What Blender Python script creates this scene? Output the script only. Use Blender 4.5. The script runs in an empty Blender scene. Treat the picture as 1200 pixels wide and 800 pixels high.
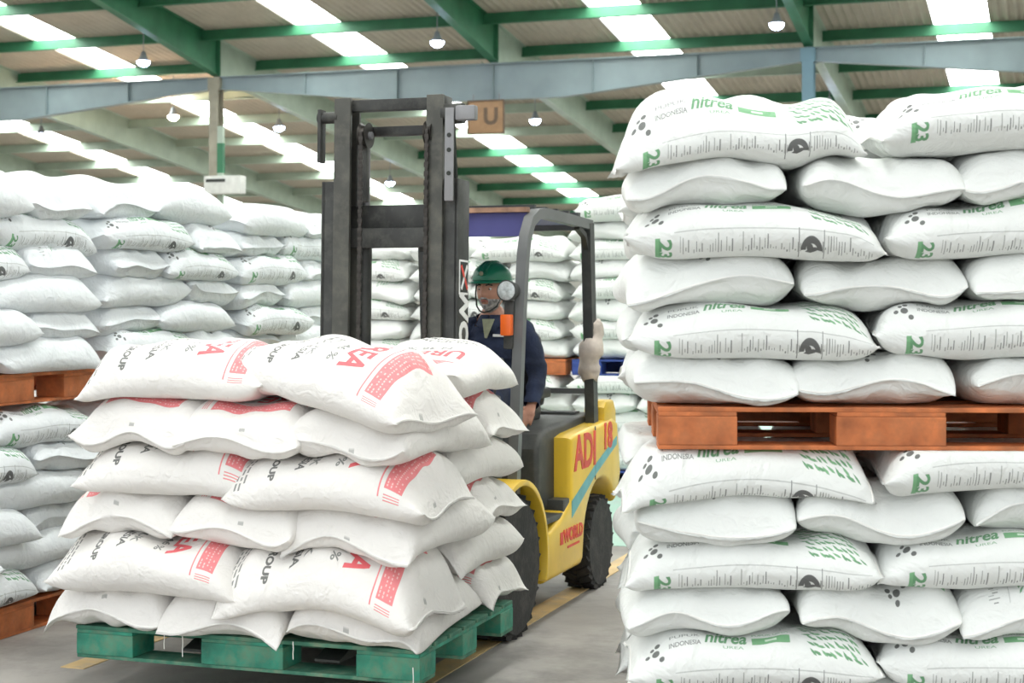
import bpy, bmesh, math, random
import numpy as np
from mathutils import Vector, Matrix

S = bpy.context.scene
COL = S.collection
R = math.radians
PI = math.pi
rng = random.Random(7)

# ------------------------------------------------------------------ camera
cam_d = bpy.data.cameras.new('camera')
cam = bpy.data.objects.new('camera', cam_d)
COL.objects.link(cam)
cam.location = (0, 0, 1.65)
cam.rotation_euler = (R(90), 0, 0)
cam_d.sensor_width = 36.0
cam_d.lens = 36.0 * 1900 / 1200
cam_d.shift_y = -50 / 1200
cam_d.clip_end = 300
cam_d.dof.use_dof = True
cam_d.dof.focus_distance = 7.0
cam_d.dof.aperture_fstop = 5.0
S.camera = cam

# ------------------------------------------------------------------ world: overcast daylight outside the open bay
w = bpy.data.worlds.new('sky')
S.world = w
w.use_nodes = True
bg = w.node_tree.nodes['Background']
bg.inputs[0].default_value = (0.93, 0.97, 1.0, 1)
bg.inputs[1].default_value = 1.35
SKYLIGHT_GLOW = 10.0

# ------------------------------------------------------------------ exposure
S.view_settings.view_transform = 'Standard'
S.view_settings.look = 'None'
S.view_settings.gamma = 1.0
S.view_settings.exposure = 0.30
S.view_settings.use_curve_mapping = False


# ------------------------------------------------------------------ materials
def mat(name, col, rough=0.6, metal=0.0, var=0.06, scale=6.0, bump=0.0, bscale=60.0, emit=None, estr=0.0, dirt=None, dirt_amt=0.0, dirt_scale=3.0):
    m = bpy.data.materials.new(name)
    m.use_nodes = True
    nt = m.node_tree
    b = nt.nodes['Principled BSDF']
    b.inputs['Roughness'].default_value = rough
    b.inputs['Metallic'].default_value = metal
    tc = nt.nodes.new('ShaderNodeTexCoord')
    n = nt.nodes.new('ShaderNodeTexNoise')
    n.inputs['Scale'].default_value = scale
    n.inputs['Detail'].default_value = 4
    nt.links.new(tc.outputs['Object'], n.inputs['Vector'])
    r = nt.nodes.new('ShaderNodeValToRGB')
    c0 = [max(0, c * (1 - 2.2 * var)) for c in col[:3]]
    c1 = [min(1, c * (1 + 1.2 * var)) for c in col[:3]]
    r.color_ramp.elements[0].position = 0.3
    r.color_ramp.elements[1].position = 0.7
    r.color_ramp.elements[0].color = (*c0, 1)
    r.color_ramp.elements[1].color = (*c1, 1)
    nt.links.new(n.outputs['Fac'], r.inputs['Fac'])
    out = r.outputs['Color']
    if dirt:
        n3 = nt.nodes.new('ShaderNodeTexNoise')
        n3.inputs['Scale'].default_value = dirt_scale
        n3.inputs['Detail'].default_value = 6
        n3.inputs['Roughness'].default_value = 0.7
        nt.links.new(tc.outputs['Object'], n3.inputs['Vector'])
        mr = nt.nodes.new('ShaderNodeMapRange')
        mr.inputs[1].default_value = 0.48
        mr.inputs[2].default_value = 0.68
        mr.inputs[4].default_value = dirt_amt
        nt.links.new(n3.outputs['Fac'], mr.inputs[0])
        mx = nt.nodes.new('ShaderNodeMix')
        mx.data_type = 'RGBA'
        nt.links.new(mr.outputs[0], mx.inputs[0])
        nt.links.new(out, mx.inputs[6])
        mx.inputs[7].default_value = (*dirt, 1)
        out = mx.outputs[2]
    nt.links.new(out, b.inputs['Base Color'])
    if bump:
        n2 = nt.nodes.new('ShaderNodeTexNoise')
        n2.inputs['Scale'].default_value = bscale
        n2.inputs['Detail'].default_value = 5
        nt.links.new(tc.outputs['Object'], n2.inputs['Vector'])
        bp = nt.nodes.new('ShaderNodeBump')
        bp.inputs['Strength'].default_value = bump
        bp.inputs['Distance'].default_value = 0.01
        nt.links.new(n2.outputs['Fac'], bp.inputs['Height'])
        nt.links.new(bp.outputs['Normal'], b.inputs['Normal'])
    if emit:
        b.inputs['Emission Color'].default_value = (*emit, 1)
        b.inputs['Emission Strength'].default_value = estr
    return m


M = {}
M['floor'] = mat('concrete_floor', (0.33, 0.31, 0.285), 0.55, 0, 0.16, 1.3, 0.25, 18, dirt=(0.13, 0.12, 0.11), dirt_amt=0.8, dirt_scale=1.1)
M['line'] = mat('worn_yellow_paint', (0.66, 0.47, 0.22), 0.6, 0, 0.1, 4, 0.1, 30, dirt=(0.36, 0.32, 0.27), dirt_amt=0.6, dirt_scale=7)
M['lane'] = mat('pale_green_paint', (0.36, 0.55, 0.46), 0.5, 0, 0.05, 2, 0.1, 20, dirt=(0.34, 0.38, 0.34), dirt_amt=0.5, dirt_scale=2)
M['wall'] = mat('wall_cladding', (0.55, 0.55, 0.5), 0.7, 0, 0.05, 1)
M['sheet'] = mat('corrugated_sheet', (0.50, 0.455, 0.37), 0.75, 0, 0.08, 0.7, dirt=(0.38, 0.33, 0.26), dirt_amt=0.4, dirt_scale=0.8)
M['skylight'] = mat('translucent_skylight', (0.9, 0.92, 0.9), 0.5, emit=(0.97, 1.0, 0.98), estr=SKYLIGHT_GLOW)
M['green'] = mat('green_steel_paint', (0.034, 0.175, 0.085), 0.5, 0, 0.12, 2)
M['mint'] = mat('mint_steel', (0.40, 0.49, 0.40), 0.5, 0, 0.06, 2)
M['bluegrey'] = mat('blue_grey_steel_paint', (0.25, 0.315, 0.33), 0.5, 0, 0.06, 1.5)
M['bluecol'] = mat('blue_column_paint', (0.16, 0.28, 0.34), 0.5, 0, 0.06, 1.5)
M['concretecol'] = mat('tan_column_paint', (0.33, 0.31, 0.24), 0.7, 0, 0.1, 3)
M['darksteel'] = mat('dark_mast_steel', (0.042, 0.043, 0.040), 0.5, 0.3, 0.2, 6, 0.1, 40, dirt=(0.10, 0.10, 0.085), dirt_amt=0.5, dirt_scale=9)
M['olive_steel'] = mat('grey_rail_steel', (0.072, 0.072, 0.062), 0.5, 0.3, 0.15, 6, dirt=(0.12, 0.115, 0.09), dirt_amt=0.5, dirt_scale=12)
M['chain'] = mat('chain_steel', (0.05, 0.045, 0.04), 0.4, 0.7, 0.2, 30)
M['greysteel'] = mat('grey_guard_steel', (0.16, 0.165, 0.165), 0.45, 0.2, 0.08, 4)
M['lightsteel'] = mat('pale_steel', (0.24, 0.24, 0.245), 0.45, 0.4, 0.08, 6)
M['hood'] = mat('charcoal_hood_plastic', (0.045, 0.048, 0.046), 0.5, 0, 0.12, 5, dirt=(0.12, 0.115, 0.1), dirt_amt=0.4, dirt_scale=6)
M['black'] = mat('black_rubber', (0.018, 0.018, 0.018), 0.75, 0, 0.15, 12, 0.3, 60, dirt=(0.09, 0.08, 0.07), dirt_amt=0.5, dirt_scale=9)
M['seatblack'] = mat('black_vinyl', (0.02, 0.02, 0.022), 0.45, 0, 0.1, 10)
M['yellow'] = mat('yellow_machine_paint', (0.80, 0.52, 0.035), 0.35, 0, 0.06, 3, dirt=(0.55, 0.37, 0.06), dirt_amt=0.45, dirt_scale=5)
M['red'] = mat('red_lettering', (0.72, 0.06, 0.035), 0.5, 0, 0.1, 14)
M['white'] = mat('white_lettering', (0.78, 0.78, 0.76), 0.5, 0, 0.05, 10)
M['teal'] = mat('teal_stripe', (0.13, 0.42, 0.45), 0.45, 0, 0.08, 10)
M['purple'] = mat('purple_roof_panel', (0.10, 0.10, 0.30), 0.5, 0, 0.08, 4)
M['rust'] = mat('tan_roof_strip', (0.45, 0.26, 0.17), 0.7, 0, 0.2, 12)
M['orange_lens'] = mat('orange_indicator_lens', (0.95, 0.16, 0.02), 0.3, 0, 0.03, 10)
M['glass_lamp'] = mat('lamp_glass', (0.62, 0.66, 0.66), 0.25, 0.2, 0.15, 60)
M['wood_orange'] = mat('orange_stained_wood', (0.56, 0.165, 0.05), 0.65, 0, 0.22, 9, 0.3, 40, dirt=(0.30, 0.12, 0.05), dirt_amt=0.6, dirt_scale=7)
M['wood_blue'] = mat('blue_painted_wood', (0.03, 0.07, 0.30), 0.6, 0, 0.2, 9, 0.2, 40)
M['wood_green'] = mat('green_painted_wood', (0.032, 0.27, 0.175), 0.6, 0, 0.25, 8, 0.3, 40, dirt=(0.17, 0.21, 0.13), dirt_amt=0.7, dirt_scale=6)
M['wood_greendeck'] = mat('worn_green_wood', (0.06, 0.23, 0.15), 0.75, 0, 0.25, 8, 0.3, 40, dirt=(0.25, 0.22, 0.15), dirt_amt=0.6, dirt_scale=8)
M['navy'] = mat('navy_cotton', (0.018, 0.028, 0.065), 0.85, 0, 0.2, 9, 0.4, 60)
M['skin'] = mat('skin', (0.50, 0.25, 0.17), 0.5, 0, 0.08, 20)
M['beard'] = mat('grey_beard', (0.42, 0.40, 0.38), 0.85, 0, 0.3, 60, 0.6, 150)
M['helmetgreen'] = mat('green_helmet_plastic', (0.012, 0.19, 0.10), 0.3, 0, 0.04, 5)
M['strap'] = mat('dark_strap', (0.03, 0.035, 0.03), 0.8)
M['collar'] = mat('olive_undershirt', (0.28, 0.29, 0.19), 0.85, 0, 0.08, 30)
M['eye'] = mat('eye_white', (0.75, 0.73, 0.70), 0.25)
M['iris'] = mat('dark_iris', (0.03, 0.02, 0.015), 0.2)
M['lip'] = mat('lip', (0.42, 0.15, 0.12), 0.5)
M['rag'] = mat('pale_cloth', (0.62, 0.54, 0.47), 0.9, 0, 0.1, 14, 0.3, 40)
M['lampbody'] = mat('lamp_housing', (0.30, 0.33, 0.36), 0.4, 0.5)
M['led'] = mat('led_lens', (0.9, 0.95, 1), 0.3, emit=(0.62, 0.72, 1.0), estr=45)
M['ledwarm'] = mat('warm_lamp_lens', (1, 0.9, 0.8), 0.3, emit=(1.0, 0.80, 0.58), estr=120)
M['sign'] = mat('brown_sign_board', (0.34, 0.20, 0.10), 0.6, 0, 0.08, 5)
M['signink'] = mat('sign_letter', (0.13, 0.085, 0.05), 0.6)
M['panelwhite'] = mat('white_enclosure', (0.66, 0.67, 0.63), 0.5)
M['thread'] = mat('seam_thread', (0.85, 0.84, 0.80), 0.8)


# ------------------------------------------------------------------ mesh builder
class MB:
    def __init__(self):
        self.bm = bmesh.new()

    def box(self, c, s, rot=None, bev=0.0):
        r = bmesh.ops.create_cube(self.bm, size=1.0)
        vs = r['verts']
        m = Matrix.Translation(Vector(c)) @ (rot.to_4x4() if rot else Matrix.Identity(4)) @ Matrix.Diagonal((s[0], s[1], s[2], 1))
        bmesh.ops.transform(self.bm, matrix=m, verts=vs)
        if bev:
            es = list({e for v in vs for e in v.link_edges})
            bmesh.ops.bevel(self.bm, geom=es, offset=bev, segments=2, affect='EDGES', profile=0.6)
        return self

    def bar(self, p0, p1, wx, wy, bev=0.0):
        p0, p1 = Vector(p0), Vector(p1)
        d = p1 - p0
        q = d.to_track_quat('Z', 'Y').to_matrix()
        return self.box((p0 + p1) / 2, (wx, wy, d.length), q, bev)

    def cyl(self, p0, p1, r0, r1=None, n=20):
        p0, p1 = Vector(p0), Vector(p1)
        d = p1 - p0
        m = Matrix.Translation((p0 + p1) / 2) @ d.to_track_quat('Z', 'Y').to_matrix().to_4x4()
        bmesh.ops.create_cone(self.bm, cap_ends=True, segments=n, radius1=r0, radius2=r0 if r1 is None else r1, depth=d.length, matrix=m)
        return self

    def sphere(self, c, r, n=16, sc=(1, 1, 1)):
        m = Matrix.Translation(Vector(c)) @ Matrix.Diagonal((sc[0], sc[1], sc[2], 1))
        bmesh.ops.create_uvsphere(self.bm, u_segments=n, v_segments=max(6, n // 2), radius=r, matrix=m)
        return self

    def tube(self, pts, r, n=10, closed=False):
        pts = [Vector(p) for p in pts]
        rings = []
        k = len(pts)
        for i, p in enumerate(pts):
            a = pts[(i - 1) % k] if (closed or i > 0) else p
            b = pts[(i + 1) % k] if (closed or i < k - 1) else p
            t = (b - a).normalized()
            up = Vector((0, 0, 1)) if abs(t.z) < 0.9 else Vector((1, 0, 0))
            x = t.cross(up).normalized()
            y = x.cross(t).normalized()
            rr = r[i] if isinstance(r, (list, tuple)) else r
            rings.append([self.bm.verts.new(p + (x * math.cos(2 * PI * j / n) + y * math.sin(2 * PI * j / n)) * rr) for j in range(n)])
        for i in range(k if closed else k - 1):
            A_, B_ = rings[i], rings[(i + 1) % k]
            for j in range(n):
                self.bm.faces.new((A_[j], A_[(j + 1) % n], B_[(j + 1) % n], B_[j]))
        if not closed:
            self.bm.faces.new(rings[0][::-1])
            self.bm.faces.new(rings[-1])
        return self

    def rectpath(self, pts, wx, wy, side=(1, 0, 0)):
        """square-section bar bent along pts; side = direction of width wx"""
        pts = [Vector(p) for p in pts]
        side = Vector(side)
        rings = []
        for i, p in enumerate(pts):
            a = pts[max(0, i - 1)]
            b = pts[min(len(pts) - 1, i + 1)]
            t = (b - a).normalized()
            y = side.cross(t).normalized()
            rings.append([self.bm.verts.new(p + side * sx * wx / 2 + y * sy * wy / 2) for sx, sy in ((-1, -1), (1, -1), (1, 1), (-1, 1))])
        for i in range(len(pts) - 1):
            for j in range(4):
                self.bm.faces.new((rings[i][j], rings[i][(j + 1) % 4], rings[i + 1][(j + 1) % 4], rings[i + 1][j]))
        self.bm.faces.new(rings[0][::-1])
        self.bm.faces.new(rings[-1])
        return self

    def prism(self, poly, a, b, axis='x', bev=0.0, seg=2):
        """poly of 2D points; axis x: (y,z); axis y: (x,z); axis z: (x,y)"""
        def P(p, t):
            return {'x': (t, p[0], p[1]), 'y': (p[0], t, p[1]), 'z': (p[0], p[1], t)}[axis]
        v0 = [self.bm.verts.new(P(p, a)) for p in poly]
        v1 = [self.bm.verts.new(P(p, b)) for p in poly]
        n = len(poly)
        fs = [self.bm.faces.new(v0[::-1]), self.bm.faces.new(v1)]
        for i in range(n):
            fs.append(self.bm.faces.new((v0[i], v0[(i + 1) % n], v1[(i + 1) % n], v1[i])))
        bmesh.ops.recalc_face_normals(self.bm, faces=fs)
        if bev:
            es = list(fs[0].edges) + list(fs[1].edges)
            bmesh.ops.bevel(self.bm, geom=es, offset=bev, segments=seg, affect='EDGES', profile=0.5)
        return self

    def lathe(self, prof, c, axis, n=28):
        """prof: (radius, along)"""
        ax = Vector(axis).normalized()
        q = ax.to_track_quat('Z', 'Y').to_matrix()
        rings = []
        for r, h in prof:
            rings.append([self.bm.verts.new(Vector(c) + q @ Vector((r * math.cos(2 * PI * j / n), r * math.sin(2 * PI * j / n), h))) for j in range(n)])
        for i in range(len(prof) - 1):
            for j in range(n):
                self.bm.faces.new((rings[i][j], rings[i][(j + 1) % n], rings[i + 1][(j + 1) % n], rings[i + 1][j]))
        if prof[0][0] > 1e-4:
            self.bm.faces.new(rings[0][::-1])
        if prof[-1][0] > 1e-4:
            self.bm.faces.new(rings[-1])
        return self

    def mesh(self, name, m, smooth=0):
        bmesh.ops.recalc_face_normals(self.bm, faces=self.bm.faces)
        me = bpy.data.meshes.new(name)
        self.bm.to_mesh(me)
        self.bm.free()
        me.materials.append(m)
        if smooth:
            me.shade_smooth()
            me.set_sharp_from_angle(angle=R(smooth))
        return me

    def build(self, name, m, parent=None, loc=(0, 0, 0), rotz=0.0, smooth=35):
        return link(name, self.mesh(name, m, smooth), parent, loc, rotz)


def link(name, me, parent=None, loc=(0, 0, 0), rotz=0.0):
    o = bpy.data.objects.new(name, me)
    COL.objects.link(o)
    o.location = loc
    o.rotation_euler = (0, 0, rotz)
    if parent:
        o.parent = parent
    return o


def tag(o, label=None, cat=None, group=None, kind=None):
    if label:
        o['label'] = label
    if cat:
        o['category'] = cat
    if group:
        o['group'] = group
    if kind:
        o['kind'] = kind
    return o


def thing(name, label, cat, loc=(0, 0, 0), rotz=0.0, group=None):
    return tag(link(name, None, None, loc, rotz), label, cat, group)


def struct(o, label):
    o['kind'] = 'structure'
    o['label'] = label
    return o


def text_tris(s, size, shear=0.0, bold=0.0):
    """triangles (n,3,2) of a string, left-bottom at origin, in metres"""
    cu = bpy.data.curves.new('t', 'FONT')
    cu.body = s
    cu.size = size
    cu.shear = shear
    cu.offset = bold
    cu.resolution_u = 3
    ob = bpy.data.objects.new('t', cu)
    COL.objects.link(ob)
    dg = bpy.context.evaluated_depsgraph_get()
    dg.update()
    me = ob.evaluated_get(dg).to_mesh()
    me.calc_loop_triangles()
    co = np.array([v.co[:2] for v in me.vertices])
    tri = np.array([t.vertices[:] for t in me.loop_triangles])
    ob.evaluated_get(dg).to_mesh_clear()
    bpy.data.objects.remove(ob)
    bpy.data.curves.remove(cu)
    return co[tri]


def text_obj(name, s, size, m, parent, mw, ext=0.002, shear=0.0, bold=0.0, sx=1.0):
    cu = bpy.data.curves.new('t', 'FONT')
    cu.body = s
    cu.size = size
    cu.extrude = ext
    cu.shear = shear
    cu.offset = bold
    cu.align_x = 'CENTER'
    cu.align_y = 'CENTER'
    cu.resolution_u = 3
    ob = bpy.data.objects.new('t', cu)
    COL.objects.link(ob)
    dg = bpy.context.evaluated_depsgraph_get()
    dg.update()
    me = bpy.data.meshes.new_from_object(ob.evaluated_get(dg))
    bpy.data.objects.remove(ob)
    me.transform(mw @ Matrix.Diagonal((sx, 1, 1, 1)))
    me.materials.clear()
    me.materials.append(m)
    return link(name, me, parent)


# ------------------------------------------------------------------ building frame
ANG = -18.9
A = R(ANG)
CA, SA = math.cos(R(18.9)), math.sin(R(18.9))
GX, GY, ZG = -0.40, 36.0, 6.87


def b2w(x, t, z=0.0):
    return (GX + CA * x + SA * t, GY - SA * x + CA * t, z)


def roofz(t):
    return ZG + 0.95 - 0.1245 * t


SL = math.atan(0.1245)
BAY = 6.95

# floor
f = MB()
f.box((0, 0, -0.1), (64, 80, 0.2))
fl = f.build('floor', M['floor'], None, b2w(-3, -10), A)
struct(fl, 'grey worn concrete warehouse floor')
f = MB()
f.box((0, 0, -0.15), (110, 60, 0.2))
fo = f.build('ground_outside', mat('yard_concrete', (0.25, 0.245, 0.235), 0.8), None, b2w(-3, -80.2), A)
struct(fo, 'concrete yard outside the open bay')

# painted walkway beside the aisle
OX, OY = -0.50, 8.06           # forklift front axle centre


def f2w(x, y, z=0.0):
    return (OX + CA * x + SA * y, OY - SA * x + CA * y, z)


MB().box((0, 0, 0.002), (0.12, 30, 0.004)).build('floor_line', M['line'], None, f2w(0.45, 6), A)
o = COL.objects['floor_line']
tag(o, 'worn yellow painted floor line running under the right side of the forklift', 'floor line', 'yellow floor lines')
o = MB().box((0, 0, 0.002), (0.12, 22.5, 0.004)).build('floor_line', M['line'], None, f2w(-1.12, 10.0), A)
tag(o, 'worn yellow painted floor line beside the left stacks', 'floor line', 'yellow floor lines')
o = MB().box((0, 0, 0.0015), (1.63, 18, 0.003)).build('painted_walkway', M['lane'], None, f2w(-0.425, 12), A)
tag(o, 'pale green painted walkway strip between two yellow floor lines', 'walkway')
o = MB().box((0, 0, 0.0015), (7.2, 9.5, 0.003)).build('painted_bay', M['lane'], None, f2w(4.12, 8.25), A)
tag(o, 'pale green painted floor behind the rear wheel of the forklift', 'painted floor')

# walls
for nm, c, s in (('wall_left', (-33, -5, 6), (0.2, 70, 13)), ('wall_right', (27, -5, 6), (0.2, 70, 13)), ('wall_back', (-3, 29.2, 2.2), (60, 0.2, 4.6))):
    o = MB().box((0, 0, 0), s).build(nm, M['wall'], None, b2w(*c), A)
    struct(o, 'plain light clad warehouse wall')

# ceiling: corrugated sheets, skylights, rafters, purlins, girder
ceil = link('ceiling', None, None, b2w(0, 0), A)
struct(ceil, 'sloping corrugated warehouse roof on green steel rafters with skylight strips')


def corr_mesh(x0, x1, ln):
    n = int((x1 - x0) / 0.19 * 8)
    vs, fs = [], []
    for i in range(n + 1):
        x = x0 + (x1 - x0) * i / n
        z = 0.032 * math.cos(2 * PI * x / 0.19)
        vs += [(x, -ln / 2, z), (x, ln / 2, z)]
    for i in range(n):
        fs.append((2 * i, 2 * i + 2, 2 * i + 3, 2 * i + 1))
    me = bpy.data.meshes.new('roof_sheet')
    me.from_pydata(vs, [], fs)
    me.materials.append(M['sheet'])
    me.shade_smooth()
    return me


ROW = 2.65
SKX, SKW = 2.95, 1.16          # skylight centre inside a bay, width
sheetA = corr_mesh(0.0, SKX - SKW / 2, ROW * 1.012)
sheetB = corr_mesh(SKX + SKW / 2, BAY, ROW * 1.012)
NEAR = 30.0
sheetAn = corr_mesh(0.0, SKX - SKW / 2, NEAR)
sheetBn = corr_mesh(SKX + SKW / 2, BAY, NEAR)
sk_mesh = MB().box((0, 0, 0), (SKW, ROW * 0.985, 0.012)).mesh('skylight', M['skylight'])
sk_near = MB().box((0, 0, 0), (SKW, NEAR, 0.012)).mesh('skylight', M['skylight'])
pur = MB()
pur.box((BAY / 2, 0, -0.13), (BAY, 0.012, 0.26)).box((BAY / 2, 0.04, -0.005), (BAY, 0.08, 0.01)).box((BAY / 2, -0.04, -0.255), (BAY, 0.08, 0.01))
pur_g = pur.mesh('purlin', M['green'])
pur_m = pur_g.copy()
pur_m.materials[0] = M['mint']  # paler copy of the green purlin, skylight brightness put into its colour
BAYS = range(-4, 3)
for n in BAYS:
    x0 = n * BAY
    for k in range(-2, 12):
        t = -2.0 + ROW * k
        z = roofz(t)
        for me in (sheetA, sheetB):
            o = link('roof_sheet', me, ceil, (x0, t, z))
            o.rotation_euler = (-SL, 0, 0)
        o = link('skylight', sk_mesh, ceil, (x0 + SKX, t, z + 0.02))
        o.rotation_euler = (-SL, 0, 0)
        tp = t + ROW / 2
        pale = (n <= -2 and k >= 2) or (n == -1 and 2 <= k <= 4) or (n == 0 and k == 2)
        o = link('purlin', pur_m if pale else pur_g, ceil, (x0, tp, roofz(tp) - 0.03))
        o.rotation_euler = (-SL, 0, 0)
    tn = -2.0 - ROW * 2.5 - NEAR / 2 * math.cos(SL)
    for me in (sheetAn, sheetBn):
        o = link('roof_sheet', me, ceil, (x0, tn, roofz(tn)))
        o.rotation_euler = (-SL, 0, 0)
    o = link('skylight', sk_near, ceil, (x0 + SKX, tn, roofz(tn) + 0.02))
    o.rotation_euler = (-SL, 0, 0)

# rafters (tapered I sections), one per bay line; green towards the front, mint beyond the girder
for n in range(-4, 4):
    x = n * BAY
    for (t0, d0, t1, d1, m) in ((-9.0, 0.42, 0.0, 0.92, M['green']), (0.0, 0.92, 28.8, 0.55, M['mint'])):
        b = MB()
        poly = [(t0, roofz(t0) - 0.05), (t1, roofz(t1) - 0.05), (t1, roofz(t1) - d1), (t0, roofz(t0) - d0)]
        b.prism(poly, x - 0.008, x + 0.008)
        dzb = ((roofz(t1) - d1) - (roofz(t0) - d0)) / (t1 - t0)
        for (off0, off1) in ((0.05, 0.05), (d0, d1)):
            b.prism([(t0, roofz(t0) - off0), (t1, roofz(t1) - off1), (t1, roofz(t1) - off1 + 0.014), (t0, roofz(t0) - off0 + 0.014)], x - 0.10, x + 0.10)
        o = b.build('rafter', m, ceil, smooth=0)
        sgn = -1 if t0 < 0 else 1
        ts = sgn * 0.02
        st = MB().box((x + 0.05, ts, roofz(0) - 0.5), (0.10, 0.016, 0.85)).box((x - 0.05, ts, roofz(0) - 0.5), (0.10, 0.016, 0.85))
        st.build('stiffener', M['green'], o, smooth=0)
    o = MB().cyl((x, 0.1, ZG - 0.35), (x + 1.2, 2.5, roofz(2.5) - 0.2), 0.02, n=8).cyl((x, 0.1, ZG - 0.35), (x - 1.2, 2.5, roofz(2.5) - 0.2), 0.02, n=8).build('brace', M['mint'], ceil)

# girder spans: two-bay spans that are deepest in the middle
for c in (-4, -2, 0, 2):
    xm = c * BAY
    xa, xb = xm - BAY + 0.12, xm + BAY - 0.12
    b = MB()
    poly = [(xa, ZG), (xb, ZG), (xb, ZG - 0.28), (xm + 1.6, ZG - 0.80), (xm - 1.6, ZG - 0.80), (xa, ZG - 0.28)]
    b.prism(poly, -0.008, 0.008, 'y')
    b.box((xm, 0, ZG - 0.01), (xb - xa, 0.22, 0.02))
    for p, q in ((2, 3), (3, 4), (4, 5)):
        (xp, zp), (xq, zq) = poly[p], poly[q]
        b.bar((xp, 0, zp), (xq, 0, zq), 0.22, 0.02)
    gi = b.build('girder', M['bluegrey'], ceil, smooth=0)
    for xs in (-4.6, -2.3, 0, 2.3, 4.6):
        d = 0.28 + 0.52 * min(1, max(0, (BAY - abs(xs)) / (BAY - 1.6)))
        MB().box((xm + xs, -0.05, ZG - d / 2), (0.012, 0.09, d - 0.03)).build('stiffener', M['bluegrey'], gi, smooth=0)

# columns
for n, m, lab in ((-3, 'concretecol', None), (-1, 'concretecol', 'tan steel column rising behind the left stacks'), (1, 'bluecol', 'blue grey steel column behind the right stack')):
    if lab is None:
        continue
    b = MB()
    h = ZG - 0.3
    b.box((0, 0, h / 2), (0.02, 0.26, h)).box((0, -0.13, h / 2), (0.24, 0.02, h)).box((0, 0.13, h / 2), (0.24, 0.02, h)).box((0, 0, 0.01), (0.45, 0.45, 0.02)).box((0, 0, h + 0.14), (0.3, 0.3, 0.3))
    o = b.build('steel_column', M[m], None, b2w(n * BAY, 0), A, smooth=0)
    tag(o, lab, 'column', kind='structure')
    if n == -1:
        MB().box((0.19, -0.12, 3.2), (0.14, 0.10, 5.0)).build('cable_duct', M['mint'], o, smooth=0)
        MB().box((0.19, -0.12, 4.95), (0.15, 0.11, 0.7)).build('duct_sleeve', M['green'], o, smooth=0)

# enclosure on the left column
bx = thing('wall_unit', 'white boxy enclosure with a dark slot on the left column above the sacks', 'enclosure', b2w(-BAY + 0.42, -0.35, 4.1), A)
MB().box((0, 0, 0.2), (0.95, 0.3, 0.42), bev=0.02).build('housing', M['panelwhite'], bx)
MB().box((-0.16, -0.152, 0.30), (0.5, 0.02, 0.07)).build('slot', M['strap'], bx)

# hanging sign under the girder
sg = thing('hanging_sign', 'brown square sign board with letter U hanging under the roof girder', 'sign', b2w(-0.08, -0.3, 5.29), A)
MB().box((0, 0, 0.36), (0.82, 0.04, 0.70), bev=0.006).build('sign_board', M['sign'], sg)
MB().box((0, -0.012, 0.725), (0.86, 0.05, 0.03)).box((0, -0.012, -0.0), (0.86, 0.05, 0.03)).box((-0.42, -0.012, 0.36), (0.03, 0.05, 0.70)).box((0.42, -0.012, 0.36), (0.03, 0.05, 0.70)).build('sign_frame', M['signink'], sg)
text_obj('sign_letter', 'U', 0.5, M['signink'], sg, Matrix.Translation((0.12, -0.024, 0.36)) @ Matrix.Rotation(R(90), 4, 'X'), bold=0.02)
for sx in (-0.3, 0.3):
    MB().cyl((sx, 0.02, 0.72), (sx, 0.02, 0.87), 0.012, n=8).build('hanger_rod', M['lightsteel'], sg)

# high bay lamps
lamps = [(-7.55, -2.22, 6.95, 'left end of the roof near the green rafter', 0), (-0.42, -2.37, 7.0, 'in front of the middle rafter', 0), (6.67, -2.28, 7.0, 'near the blue column rafter', 0),
         (6.76, 4.5, 6.15, 'beyond the girder just above the right stack', 0), (-0.55, 4.62, 6.1, 'beyond the girder right of the sign', 0), (-7.59, 11.87, 5.2, 'far away, seen through the top of the mast', 0),
         (-7.58, 4.45, 6.15, 'beyond the girder between column and mast', 0), (-9.8, 2.85, 6.35, 'left of the tan column', 1), (-14.86, 4.35, 6.2, 'beyond the girder at the far left', 0)]
for (x, t, z, wh, warm) in lamps:
    lp = thing('pendant_lamp', ('warm glowing' if warm else 'small cold white') + ' pendant lamp ' + wh, 'lamp', b2w(x, t, z), A, 'pendant roof lamps')
    zt = roofz(t) - z - 0.03
    MB().cyl((0, 0, 0.20), (0, 0, zt), 0.010, n=8).build('hanger_rod', M['lampbody'], lp)
    MB().lathe([(0.03, 0.24), (0.05, 0.22), (0.07, 0.14), (0.11, 0.06), (0.15, 0.0), (0.14, 0.0), (0.11, 0.05)], (0, 0, 0), (0, 0, 1), 20).build('lamp_housing', M['lampbody'], lp)
    if warm:
        pt = bpy.data.lights.new('lamp_glow', 'POINT')
        pt.energy = 150
        pt.color = (1.0, 0.66, 0.42)
        pt.shadow_soft_size = 0.15
        po = bpy.data.objects.new('lamp_glow', pt)
        COL.objects.link(po)
        po.parent = lp
        po.location = (0, 0, -0.30)
    MB().lathe([(0.001, -0.10), (0.07, -0.085), (0.125, -0.04), (0.145, 0.02), (0.001, 0.03)], (0, 0, 0), (0, 0, 1), 20).build('lamp_lens', M['ledwarm' if warm else 'led'], lp)


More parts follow.
